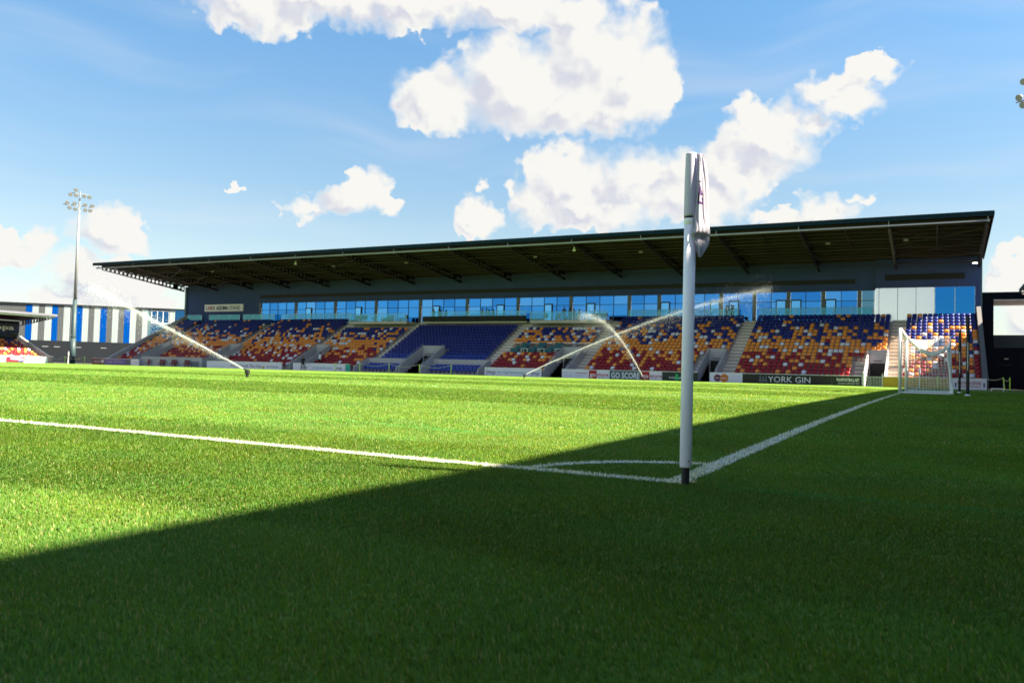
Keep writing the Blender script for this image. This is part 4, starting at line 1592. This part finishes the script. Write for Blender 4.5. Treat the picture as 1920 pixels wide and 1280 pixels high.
# ------------------------------------------------------------------ lime barrier posts and ropes
POSTS = [(-110.9, 71.5, 'left of the floodlight mast'), (-106.5, 71.5, 'between the mast and the long stand'), (-61.6, 72.0, 'before the left jmp board'),
         (-57.7, 71.5, 'at the left dugout'), (-53.6, 71.5, 'between left dugout and tunnel'), (-49.5, 71.5, 'between tunnel and right dugout'), (-45.4, 71.5, 'at the right dugout'),
         (1.28, 71.5, 'seen through the goal net'), (6.0, 71.5, 'leaning one before the dark building'), (6.35, 71.5, 'upright one before the dark building')]
pp = []
for (x, y, w) in POSTS:
    zz = float(gz(x, y))
    s_ = thing('barrier_post', 'lime barrier post %s' % w, 'post', (x, y, zz), 'lime barrier posts')
    dx = -0.10 if 'leaning' in w else 0.0
    MB().tube([(x, y, zz), (x + dx, y, zz + 1.05)], 0.045, 8).build('post', 'lime', s_)
    MB().tube([(x, y, zz - 0.01), (x, y, zz + 0.05)], [0.14, 0.09], 10).build('foot', 'black', s_)
    pp.append(Vector((x + dx, y, zz + 1.0)))


def rope(p, q_, sag, label):
    pts = [p.lerp(q_, k / 10) - Vector((0, 0, sag * math.sin(PI * k / 10))) for k in range(11)]
    tag(MB().tube(pts, 0.022, 5).build('rope', 'rope'), label, 'rope', 'ropes between barrier posts')


rope(Vector((-111.6, 69.9, 1.05)), pp[0], 0.35, 'slack rope from the left stand to the first lime post')
rope(pp[0], pp[1], 0.35, 'slack rope passing behind the floodlight mast')
rope(Vector((-60.2, 73.1, 1.05)), pp[3], 0.25, 'slack rope left of the left dugout')
rope(pp[3], pp[4], 0.30, 'slack rope across the left dugout')
rope(pp[4], pp[5], 0.30, 'slack rope across the middle tunnel')
rope(pp[5], pp[6], 0.35, 'slack rope across the right dugout')
rope(Vector((4.95, 73.0, 1.05)), pp[8], 0.1, 'rope from the right-end board to the leaning lime post')
rope(pp[8], pp[9], 0.25, 'short rope between the two right-end lime posts')

# ------------------------------------------------------------------ sprinklers and water
WM = bpy.data.materials.new('water_drops')
WM.use_nodes = True
t = WM.node_tree
t.nodes.clear()
q = NG(t)
df = q.n('ShaderNodeBsdfDiffuse')
df.inputs[0].default_value = (0.9, 0.92, 0.95, 1)
tl = q.n('ShaderNodeBsdfTranslucent')
tl.inputs[0].default_value = (0.92, 0.94, 0.97, 1)
tp_ = q.n('ShaderNodeBsdfTransparent')
m1 = q.n('ShaderNodeMixShader')
m1.inputs[0].default_value = 0.5
m2 = q.n('ShaderNodeMixShader')
m2.inputs[0].default_value = 0.62
t.links.new(df.outputs[0], m1.inputs[1])
t.links.new(tl.outputs[0], m1.inputs[2])
t.links.new(m1.outputs[0], m2.inputs[1])
t.links.new(tp_.outputs[0], m2.inputs[2])
oo = q.n('ShaderNodeOutputMaterial')
t.links.new(m2.outputs[0], oo.inputs[0])
MT['water'] = WM


def sprinkler(x, y, az, el, v, drag, T, label, spray_label, N, spread, fade):
    zz = float(gz(x, y))
    s_ = thing('sprinkler', label, 'sprinkler', (x, y, zz), 'pitch sprinklers')
    MB().tube([(x, y, zz - 0.02), (x, y, zz + 0.13)], 0.05, 12).build('riser', 'black', s_)
    hd = MB().tube([(x, y, zz + 0.13), (x, y, zz + 0.15), (x, y, zz + 0.25), (x, y, zz + 0.28)], [0.055, 0.09, 0.085, 0.04], 12)
    hd.build('head', 'black', s_)
    dv = Vector((math.sin(az) * math.cos(el), math.cos(az) * math.cos(el), math.sin(el)))
    p = Vector((x, y, zz + 0.22))
    MB().tube([p, p + dv * 0.18], [0.03, 0.022], 8).build('nozzle', 'black', s_)
    pos = [np.array(p + dv * 0.16)]
    vel = np.array(dv) * v
    dt = 0.01
    for i in range(int(T / dt)):
        vel = vel + dt * (np.array([0, 0, -9.8]) - drag * vel)
        pos.append(pos[-1] + dt * vel)
    pos = np.array(pos)
    seg = np.linalg.norm(np.diff(pos, axis=0), axis=1)
    s = np.concatenate([[0], np.cumsum(seg)])
    tot = s[-1]
    u = RNG.uniform(0, 1, N) ** fade
    ss = u * tot
    ctr = np.stack([np.interp(ss, s, pos[:, k]) for k in range(3)], 1)
    tan = np.stack([np.gradient(np.interp(np.linspace(0, tot, 400), s, pos[:, k])) for k in range(3)], 1)
    tan /= np.linalg.norm(tan, axis=1)[:, None]
    tv_ = tan[np.clip((u * 399).astype(int), 0, 399)]
    pulse = 0.6 + 0.4 * np.sin(ss * 2.1 + 1.5 * np.sin(ss * 0.7))
    sig = 0.012 + spread * u ** 1.3 * (0.6 + 0.6 * pulse)
    heavy = np.where(RNG.uniform(0, 1, N) < 0.6, 0.38, 1.7)
    off_ = RNG.normal(0, 1, (N, 3)) * (sig * heavy)[:, None]
    fall = np.abs(RNG.normal(0, 1, N)) * sig * heavy * 1.3
    ctr = ctr + off_
    ctr[:, 2] -= fall * (u > 0.12)
    ok = ctr[:, 2] > 0.22
    ctr, tv_, u = ctr[ok], tv_[ok], u[ok]
    n = len(ctr)
    r = (0.0028 + 0.0030 * u) * RNG.uniform(0.5, 1.4, n)
    ln = r * RNG.uniform(2.0, 5.0, n)
    a = np.cross(tv_, np.array([0.3, 0.2, 0.93]))
    a /= np.linalg.norm(a, axis=1)[:, None]
    b = np.cross(tv_, a)
    V0 = ctr + tv_ * ln[:, None]
    V1 = ctr + a * r[:, None]
    V2 = ctr + (-0.5 * a + 0.87 * b) * r[:, None]
    V3 = ctr + (-0.5 * a - 0.87 * b) * r[:, None]
    V4 = ctr - tv_ * ln[:, None]
    vs = np.stack([V0, V1, V2, V3, V4], 1).reshape(-1, 3)
    k = np.arange(n)[:, None] * 5
    F = np.concatenate([k + np.array([[0, 1, 2]]), k + np.array([[0, 2, 3]]), k + np.array([[0, 3, 1]]), k + np.array([[4, 2, 1]]), k + np.array([[4, 3, 2]]), k + np.array([[4, 1, 3]])])
    me = bpy.data.meshes.new('water_spray')
    me.from_pydata(vs.tolist(), [], F.tolist())
    me.materials.append(MT['water'])
    o = bpy.data.objects.new('water_spray', me)
    C.objects.link(o)
    tag(o, spray_label, 'water', 'sprinkler jets', 'stuff')


sprinkler(-19.6, 16.35, rad(-100), rad(24.2), 44.4, 0.18, 0.175, 'black sprinkler head at the foot of the left water jet', 'white water jet rising to the left over the left seats', 13000, 0.17, 1.05)
sprinkler(-25.5, 49.3, rad(50), rad(26.7), 33.7, 0.414, 0.76, 'black sprinkler head in front of the jmp board', 'long white water jet rising right past the flag pole', 29000, 0.36, 1.3)
sprinkler(-20.0, 60.0, rad(-52), rad(47.7), 14.3, 0.013, 1.12, 'black sprinkler head near the gostore boards', 'shorter water jet curving up and left before the GO SCORE board', 23000, 0.50, 1.0)


# ------------------------------------------------------------------ people
def person(loc, face, top, legs, label, pose='stand', group=None, h=1.76, hair='hair', bend=0.0):
    """one continuous skin surface; face = heading the person looks to (radians, 0 = -Y)"""
    k = h / 1.76
    V, E, R = [], [], []

    def add(p, r, parent=None):
        V.append((p[0] * k, p[1] * k, p[2] * k))
        R.append(r * k)
        if parent is not None:
            E.append((parent, len(V) - 1))
        return len(V) - 1
    # local: x = person's left, -y = forward
    lean = {'walk': 0.05, 'climb': 0.10}.get(pose, 0.0)
    pel = add((0, 0, 0.93), 0.135)
    waist = add((0, -lean * .3, 1.08), 0.125, pel)
    chest = add((0, -lean * .8, 1.28), 0.150, waist)
    neckb = add((0, -lean, 1.46), 0.075, chest)
    neck = add((0, -lean - .01, 1.53), 0.052, neckb)
    h1 = add((0, -lean - .02, 1.60), 0.078, neck)
    h2 = add((0, -lean - .02, 1.69), 0.085, h1)
    h3 = add((0, -lean - .015, 1.745), 0.06, h2)
    st = {'stand': (0.02, -0.02), 'walk': (0.24, -0.24), 'climb': (-0.05, -0.30), 'apart': (0.05, 0.0)}[pose]
    for side, fy in ((1, st[0]), (-1, st[1])):
        spreadx = 0.16 if pose == 'apart' else 0.10
        hip = add((side * 0.10, 0, 0.88), 0.095, pel)
        if pose == 'climb' and side == -1:
            knee = add((side * 0.11, -0.30, 0.66), 0.062, hip)
            ank = add((side * 0.11, -0.26, 0.25), 0.042, knee)
            gzof = 0.17
        else:
            knee = add((side * (spreadx + .01), fy * 0.5 - 0.03, 0.49), 0.062, hip)
            ank = add((side * spreadx, fy, 0.09), 0.042, knee)
            gzof = 0.0
        toe0 = V[ank]
        add((toe0[0] / k, toe0[1] / k - 0.10, 0.035 + gzof), 0.036, ank)
        sh = add((side * 0.185, -lean, 1.42), 0.062, neckb)
        arm = {'stand': (0.02, -0.10), 'walk': (-fy * 0.6, -fy * 1.0 - 0.05), 'climb': (-fy * .4, -fy * .6 - .08), 'apart': (0.0, -0.06)}[pose]
        elb = add((side * 0.25, arm[0] - lean, 1.13), 0.047, sh)
        if pose == 'stand' and side == 1:
            wr = add((side * 0.20, -0.22, 1.16), 0.032, elb)
            fd = Vector((-0.3, -0.8, 0.5))
        else:
            wr = add((side * 0.26, arm[1] - lean, 0.88), 0.032, elb)
            fd = Vector((0, -0.2, -1))
        palm = add(tuple(Vector(V[wr]) / k + fd.normalized() * 0.05), 0.034, wr)
        pv = Vector(V[palm]) / k
        sd = Vector((0, 1, 0)) if abs(fd.z) > 0.7 else Vector((1, 0, 0))
        for fi, fln in enumerate((0.085, 0.095, 0.09, 0.072)):
            o_ = sd * (fi - 1.5) * 0.02
            f1 = add(tuple(pv + o_ + fd.normalized() * 0.045), 0.010, palm)
            add(tuple(pv + o_ + fd.normalized() * fln + Vector((-side * .012, -.008, 0))), 0.008, f1)
        add(tuple(pv + sd * -0.045 + fd.normalized() * 0.03), 0.010, palm)
    me = bpy.data.meshes.new('person')
    me.from_pydata(V, E, [])
    ob = bpy.data.objects.new('person', me)
    C.objects.link(ob)
    ob.modifiers.new('skin', 'SKIN')
    for i, sv in enumerate(me.skin_vertices[0].data):
        sv.radius = (R[i] * 1.0, R[i] * (0.78 if i in (pel, waist, chest) else 1.0))
        sv.use_root = (i == 0)
    # torso wider than deep
    for i in (pel, waist, chest):
        me.skin_vertices[0].data[i].radius = (R[i] * 1.18, R[i] * 0.80)
    sb = ob.modifiers.new('smooth', 'SUBSURF')
    sb.levels = sb.render_levels = 1
    dg = bpy.context.evaluated_depsgraph_get()
    nm = bpy.data.meshes.new_from_object(ob.evaluated_get(dg))
    nm.name = 'person'
    ob.modifiers.clear()
    ob.data = nm
    nm.materials.clear()
    for m_ in (top, legs, 'skin'):
        nm.materials.append(MT[m_])
    for p in nm.polygons:
        z = p.center.z / k
        x = abs(p.center.x) / k
        if z > 1.50:
            p.material_index = 2
        elif x > 0.17 and z < 0.90 + (0.0):
            p.material_index = 2
        elif z < 0.95 and x < 0.2:
            p.material_index = 1
        else:
            p.material_index = 0
        p.use_smooth = True
    hb = MB()
    # hair: a cap of rings round the back of the head
    hb.tube([(0, -lean * k + .01, 1.60 * k), (0, -lean * k + .012, 1.66 * k), (0, -lean * k + .005, 1.72 * k), (0, -lean * k, 1.77 * k), (0, -lean * k, 1.792 * k)], [0.080 * k, 0.100 * k, 0.098 * k, 0.066 * k, 0.02 * k], 12)
    hh = hb.build('hair', hair, ob, smooth=True, loc=(0, 0.012, 0))
    fb_ = MB()
    y0 = (-lean - 0.02 - 0.082) * k
    fb_.box(-.011 * k, .011 * k, y0 - .018 * k, y0 + .01 * k, 1.625 * k, 1.66 * k)
    fb_.build('nose', 'skin', ob, loc=(0, 0, 0))
    ob.location = loc
    ob.rotation_euler = (0, 0, face)
    tag(ob, label, 'person', group)
    return ob


person((-66.9, 72.3, 0.2), rad(60), 'cloth_black', 'cloth_black', 'person in black standing before the left jmp board', 'apart', h=1.74)
person((-66.95, 75.3, row_f(1)), rad(165), 'cloth_white', 'cloth_black', 'person in white shirt climbing beside the tunnel', 'climb', h=1.8)
BP = 'people on the balconies'
person((-58.0, 87.2, 7.0), rad(80), 'cloth_brown', 'cloth_black', 'person on the balcony by the left door, facing right', 'stand', BP)
person((-57.2, 87.2, 7.0), rad(-80), 'cloth_black', 'cloth_black', 'person on the balcony by the left door, facing left', 'stand', BP)
person((-50.6, 87.2, 7.0), rad(80), 'cloth_brown', 'cloth_black', 'left one of two people chatting above the black cover', 'stand', BP)
person((-50.0, 87.2, 7.0), rad(-80), 'cloth_brown', 'cloth_black', 'right one of two people chatting above the black cover', 'stand', BP)
person((-38.9, 86.6, 6.98), rad(10), 'cloth_blue', 'cloth_black', 'person in blue standing behind the balcony armchairs', 'stand', BP)
person((-38.2, 86.6, 6.98), rad(-60), 'cloth_black', 'cloth_black', 'person in black standing behind the balcony armchairs', 'stand', BP, h=1.7)
person((-19.6, 87.6, 7.0), rad(80), 'cloth_brown', 'cloth_black', 'left one of two people right of the flag pole', 'stand', BP)
person((-19.05, 87.6, 7.0), rad(-80), 'cloth_blue', 'cloth_black', 'right one of two people right of the flag pole', 'stand', BP)


# ------------------------------------------------------------------ floodlight masts
def mast(x, y, top, ang, label, lamps_lo, lamps_up, r0=0.42):
    t_ = thing('floodlight_mast', label, 'floodlight', (x, y, 0), 'floodlight masts')
    zb = float(gz(x, y)) if y < 80 else 0.1
    MB().tube([(x, y, 0), (x, y, 4.2)], [r0, r0 * 0.98], 16).build('base_section', 'mast_base', t_, smooth=True)
    MB().tube([(x, y, 4.2), (x, y, 4.45), (x, y, 10.2)], [r0 * .96, r0 * .86, r0 * 0.74], 16).build('lower_shaft', 'mast_base', t_, smooth=True)
    MB().tube([(x, y, 10.2), (x, y, top - 2.6)], [r0 * 0.62, r0 * 0.34], 16).build('shaft', 'mast', t_, smooth=True)
    MB().tube([(x, y, top - 2.6), (x, y, top)], [0.11, 0.09], 10).build('head_post', 'mast', t_)
    ux, uy = math.cos(ang), math.sin(ang)          # bar direction
    fx, fy = math.sin(ang), -math.cos(ang)         # lamps face this way

    def P(s, f, z):
        return (x + ux * s + fx * f, y + uy * s + fy * f, z)
    for (z, half) in ((top - 2.35, 2.3), (top - 0.4, 1.35)):
        MB().bar(P(-half, 0, z), P(half, 0, z), 0.10, 0.10).build('crossbar', 'mast', t_)
    for (s, z) in lamps_lo + lamps_up:
        b = MB().tube([P(s, 0.10, z + 0.12), P(s, 0.28, z + 0.02), P(s, 0.52, z - 0.11)], [0.14, 0.25, 0.31], 12)
        l_ = b.build('lamp', 'lamp', t_)
        MB().tube([P(s, 0.525, z - 0.112), P(s, 0.555, z - 0.128)], 0.285, 12).build('lens', 'lens', l_)
        MB().bar(P(s, 0, z + (0.2 if z < top - 1.5 else 0.1)), P(s, 0.2, z + 0.05), 0.06, 0.06).build('arm', 'mast', l_)


LO = [(-1.75, 25.35), (-0.75, 25.35), (0.75, 25.3), (1.75, 25.3), (-1.4, 24.6), (-0.6, 24.5), (0.8, 24.5), (1.5, 24.5)]
UP = [(-0.65, 27.5), (-1.35, 26.7), (-0.6, 26.65), (0.55, 26.65), (1.3, 26.6)]
mast(-119.0, 78.2, 27.4, rad(60), 'tall floodlight mast at the far left corner, whole against the sky', LO, UP)
mast(9.35, 80.5, 28.6, rad(-35), 'floodlight head cut by the right edge of the picture', [(s, z + 1.2) for s, z in LO], [(s, z + 1.2) for s, z in UP])


# ------------------------------------------------------------------ end stands
def end_stand(sign, xf, y0, y1, label, nrow, eave_z, rise=0.33, tread=0.78, eave_x=-0.1):
    """terrace facing the pitch along x; sign=-1: beyond the left goal, +1: behind the right goal"""
    t_ = thing('end_stand', label, 'stand', (xf, (y0 + y1) / 2, 0))
    L0 = t_.location

    def bx(mb, d0, d1, ya, yb, z0, z1, mi=0):
        xa, xb = xf + sign * d0, xf + sign * d1
        mb.box(min(xa, xb), max(xa, xb), ya, yb, z0, z1, mi)
    mb = MB()
    for i in range(nrow):
        bx(mb, 1.2 + i * tread, 1.2 + nrow * tread + 0.6, y0, y1 - 0.3, (0.45 + (i - 1) * rise) if i else 0.0, 0.45 + i * rise)
    mb.build('terrace', 'step', t_)
    mb = MB()
    bx(mb, 0, 0.12, y0, y1 - (0.9 if sign < 0 else 0), 0.0, 1.12)
    mb.build('front_wall', 'white_paint', t_)
    dB = 1.2 + nrow * tread + 0.6
    mb = MB()
    bx(mb, dB, dB + 0.3, y0, y1 - 0.35, 0, eave_z - 1.0)
    mb.build('rear_wall', 'dark_wall', t_)
    mb = MB()
    bx(mb, dB - 0.05, dB - 0.002, y0, y1 - 0.6, 3.9, 4.55)
    mb.build('window', 'pane_dark', t_)
    # raked end wall
    mb = MB()
    pts = [(0.13, 0), (0.13, 1.1), (1.0, 1.15), (dB, 0.45 + nrow * rise + 0.9), (dB, 0)]
    vs = [(xf + sign * d_, y1 - 0.3, z) for d_, z in pts] + [(xf + sign * d_, y1 - 0.05, z) for d_, z in pts]
    mb.add(vs, [(0, 1, 2, 3, 4), (9, 8, 7, 6, 5)] + [(i, i + 5, (i + 1) % 5 + 5, (i + 1) % 5) for i in range(5)])
    mb.build('end_wall', 'concrete', t_)
    cp = MB()
    pr = [(xf + sign * 0.1, y1 - 0.17, 1.15), (xf + sign * 1.0, y1 - 0.17, 1.22), (xf + sign * dB, y1 - 0.17, 0.45 + nrow * rise + 0.97)]
    cp.tube(pr, 0.09, 6)
    cp.build('coping', 'white_paint', t_)
    # roof
    xe = eave_x

    def rz(d_):
        return eave_z - (d_ - xe) * 0.085
    mb = MB()
    vs = []
    for z_ in (0, 0.12):
        for d_, yy in ((xe, y0), (dB + .4, y0), (dB + .4, y1), (xe, y1)):
            vs.append((xf + sign * d_, yy, rz(d_) + z_ - 0.12))
    mb.hexa(vs)
    rf = mb.build('roof', 'roofunder', t_)
    mb = MB()
    bx(mb, xe - 0.12, xe - 0.002, y0, y1 + 0.02, eave_z - 0.32, eave_z)
    mb.build('fascia', 'pier' if sign < 0 else 'fascia', rf)
    mb = MB()
    bx(mb, xe + 0.1, xe + 0.28, y0, y1 - 0.2, eave_z - 0.55, eave_z - 0.37)
    mb.build('gutter', 'white_paint', rf)
    n = max(1, int((y1 - y0) / 7.4))
    for k in range(n + 1):
        yy = y1 - 0.25 - k * 7.4
        mb = MB()
        da, db = xe + 0.2, dB
        m_ = 12
        for i in range(m_):
            c0, c1 = da + (db - da) * i / m_, da + (db - da) * (i + 1) / m_
            zt0, zt1 = rz(c0) - 0.2, rz(c1) - 0.2
            dp0, dp1 = 0.32 + 0.4 * (c0 - da) / (db - da), 0.32 + 0.4 * (c1 - da) / (db - da)
            # web panels with a square opening between them
            ia, ib = c0 + (c1 - c0) * 0.25, c0 + (c1 - c0) * 0.75
            X = lambda d_: xf + sign * d_
            mb.bar((X(c0), yy, zt0 - 0.04), (X(c1), yy, zt1 - 0.04), 0.16, 0.08)
            mb.bar((X(c0), yy, zt0 - dp0), (X(c1), yy, zt1 - dp1), 0.16, 0.08)
            if i % 1 == 0:
                mb.bar((X(c0), yy, zt0 - 0.08), (X(c0), yy, zt0 - dp0 + 0.03), 0.03, (c1 - c0) * 0.42)
        mb.build('beam', 'steel', rf)
    return t_, dB


ls, ldB = end_stand(-1, -111.5, 30.0, 70.3, 'sunlit seated end stand at the left edge with navy banner', 8, 7.25)
rs_, rdB = end_stand(1, 8.6, -45.0, 85.0, 'end stand behind the near goal, only its roof corner showing', 12, 9.62, eave_x=-0.50)
bn = thing('banner', 'navy banner with white serif name hanging in the left end stand', 'banner', (-118.8, 66, 4.7))
bx0 = -111.5 - ldB + 0.06
MB().box(bx0, bx0 + 0.05, 58.0, 69.9, 4.62, 5.85).build('cloth', 'banner', bn)
text('yAtropa', 62.9, 4.95, 0.72, 'white', bn, bx0 + 0.056, width=6.2, bold=0.02, facing='+X')
lg = thing('advertising_board', 'red and purple printed panel on the white wall of the left stand', 'advertising board', (-111.4, 64.6, 0.3))
MB().box(-111.378, -111.34, 63.4, 65.9, 0.32, 1.0).build('panel', 'crimson', lg)
MB().box(-111.339, -111.32, 63.9, 65.7, 0.62, 0.78).build('stripe', 'white', lg)
MB().box(-111.339, -111.32, 65.0, 65.88, 0.34, 0.58).build('print', 'board_purple', lg)
# seats of the left end stand
rs2 = random.Random(5)
SBACK = {'left': []}
firsts = {}
lsr = 0
for i in range(8):
    for c in range(10):
        y = 69.0 - c * 0.48
        col = rs2.choices(['red', 'orange', 'white'], [0.58, 0.34, 0.08])[0] if i < 6 else rs2.choices(['orange', 'red', 'blue'], [0.5, 0.25, 0.25])[0]
        o = bpy.data.objects.new('stadium_seat', SEATM[col])
        C.objects.link(o)
        o.location = (-111.5 - (1.2 + i * 0.78 + 0.5), y, 0.45 + i * 0.33)
        o.rotation_euler = (0, 0, PI / 2)
        tag(o, '%s seat in the left end stand, %s row, %s from its end wall' % (WORD[col], ORD[i], ORD[c]), 'seat', 'seats of the left end stand')
tv, tf, tm, off = [], [], [], 0
for i in range(8):
    for c in range(10, 70):
        y = 69.0 - c * 0.48
        col = rs2.choices(['red', 'orange', 'white'], [0.58, 0.34, 0.08])[0]
        v, f = tmpl[col]
        w = np.stack([-v[:, 1], v[:, 0], v[:, 2]], 1) + np.array((-111.5 - (1.2 + i * 0.78 + 0.5), y, 0.45 + i * 0.33))
        tv.append(w)
        tf.extend([tuple(a_ + off for a_ in p) for p in f])
        tm.extend([keys.index(col)] * len(f))
        off += len(v)
me = bpy.data.meshes.new('end_seating')
me.from_pydata(np.concatenate(tv).tolist(), [], tf)
for k in keys:
    me.materials.append(MT['seat_' + k])
me.polygons.foreach_set('material_index', tm)
me.polygons.foreach_set('use_smooth', [True] * len(tm))
o = bpy.data.objects.new('end_seating', me)
C.objects.link(o)
tag(o, 'rows of red and orange seats running out of the picture on the left', 'seating', None, 'stuff')

# ------------------------------------------------------------------ striped hall beyond the left corner
fa = Vector((-150.0, 89.8, 0))
fu = Vector((0.7396, 0.6730, 0))
fn = Vector((0.6730, -0.7396, 0))          # faces the pitch
hall = thing('striped_hall', 'long hall clad in blue, grey and pale vertical stripes above a dark base', 'building', tuple(fa))
hall.rotation_euler = (0, 0, math.atan2(fu.y, fu.x))
# local frame: x along the front, -y towards the pitch


def hb(mb, name, m, parent=hall):
    return mb.build(name, m, parent, loc=(0, 0, 0))


hb(MB().box(-60, 45, 0.3, 30, 0, 11.0), 'wall', 'dark_wall')
hb(MB().box(-60, 45, 0.0, 0.298, 0, 4.36), 'plinth', 'dark_wall')
hb(MB().box(-60.2, 45.2, -0.15, 30.2, 11.001, 11.3), 'roof_edge', 'dark_wall')
bounds = [-0.01, 1.06, 2.15, 3.21, 4.38, 5.37, 6.37, 7.46, 8.42, 9.57, 10.67, 11.63, 12.70, 13.82, 14.80, 15.88, 16.9, 17.95, 19.05, 20.13, 21.15]
cyc = ['blue_sheet', 'pale_sheet', 'grey_sheet', 'pale_sheet', 'blue_sheet', 'grey_sheet', 'pale_sheet', 'grey_sheet', 'blue_sheet', 'pale_sheet', 'grey_sheet', 'pale_sheet', 'blue_sheet', 'grey_sheet', 'pale_sheet', 'grey_sheet', 'blue_sheet', 'pale_sheet', 'grey_sheet', 'pale_sheet']
for i in range(len(bounds) - 1):
    hb(MB().box(bounds[i], bounds[i + 1] - 0.004, 0.02 if i % 2 else 0.0, 0.297, 4.362, 10.998), 'cladding_stripe', cyc[i])
hb(MB().box(-14.0, -0.014, 0.05, 0.297, 4.362, 10.998), 'cladding_stripe', 'grey_sheet')
hb(MB().box(21.15, 21.62, 0.0, 0.297, 4.362, 10.998), 'cladding_stripe', 'clad_teal')
for i in range(3):
    a = 21.75 + i * 1.04
    w_ = hb(MB().box(a + 0.05, a + 0.98, 0.08, 0.29, 8.45, 10.7), 'window', 'pane_off')
    fr_ = MB()
    fr_.box(a - 0.02, a + 0.048, 0.0, 0.297, 8.35, 10.8).box(a + 0.982, a + 1.015, 0.0, 0.297, 8.35, 10.8).box(a + .048, a + .982, 0.0, 0.297, 8.35, 8.448).box(a + .048, a + .982, 0.0, 0.297, 10.702, 10.8)
    hb(fr_, 'frame', 'white_paint', w_)
hb(MB().box(21.63, 24.9, 0.1, 0.297, 4.362, 8.34), 'cladding_stripe', 'pane_off')
hb(MB().box(21.63, 24.9, 0.1, 0.297, 10.81, 10.998), 'cladding_stripe', 'frame')
hb(MB().box(24.95, 26.0, 0.03, 0.297, 4.362, 10.998), 'cladding_stripe', 'balustrade_pale' if 'balustrade_pale' in MT else 'pale_sheet')
hb(MB().box(26.02, 36.0, 0.0, 0.297, 4.362, 10.998), 'cladding_stripe', 'pane_off')
for a in (3.0, 5.0, 8.6, 13.0):
    hb(MB().box(a, a + 1.0, -0.06, -0.002, 3.18, 3.28), 'ledge', 'galv')

# ------------------------------------------------------------------ dark building on the right with an open bay
db = thing('dark_building', 'near-black flat-roofed building with a big rectangular opening at the right edge', 'building', (9, 88, 0))
mb = MB()
mb.box(5.14, 6.1, 88.0, 94.0, 0, 9.55)
mb.box(6.1, 16.0, 88.0, 94.0, 0, 4.25)
mb.box(6.1, 16.0, 88.0, 94.0, 8.95, 9.55)
mb.box(16.0, 40.0, 88.0, 94.0, 0, 9.55)
mb.build('wall', 'black_wall', db)
MB().box(6.1, 16.0, 88.02, 93.98, 8.83, 8.948).build('soffit', 'slab', db)
MB().box(6.102, 15.998, 93.0, 93.3, 4.252, 5.75).build('parapet', 'pier', db)
MB().box(5.13, 40.0, 87.94, 88.5, 9.551, 9.66).build('roof_edge', 'fascia', db)
MB().box(7.0, 7.35, 87.93, 87.998, 3.15, 3.22).build('bulkhead_light', 'galv', db)
MB().box(6.5, 7.6, 87.9, 87.998, 2.55, 2.62).build('cable_tray', 'dark_wall', db)
# small white low frame on the grass verge
mg = thing('low_frame', 'small white low frame on the shaded grass right of the stand', 'frame', (4.95, 60.0, 0.19))
zz = float(gz(4.9, 60))
MB().tube([(4.5, 60, zz + 0.18), (5.2, 60, zz + 0.18), (5.2, 60, zz + 0.52)], 0.03, 6).tube([(4.5, 60, zz), (4.5, 60, zz + 0.18)], 0.03, 6).tube([(5.2, 60, zz), (5.2, 60, zz + 0.17)], 0.03, 6).build('frame', 'white_paint', mg)

SC.cycles.use_denoising = True
SC.cycles.max_bounces = 8
SC.cycles.diffuse_bounces = 4
SC.cycles.transparent_max_bounces = 24
SC.cycles.caustics_reflective = False
SC.cycles.caustics_refractive = False
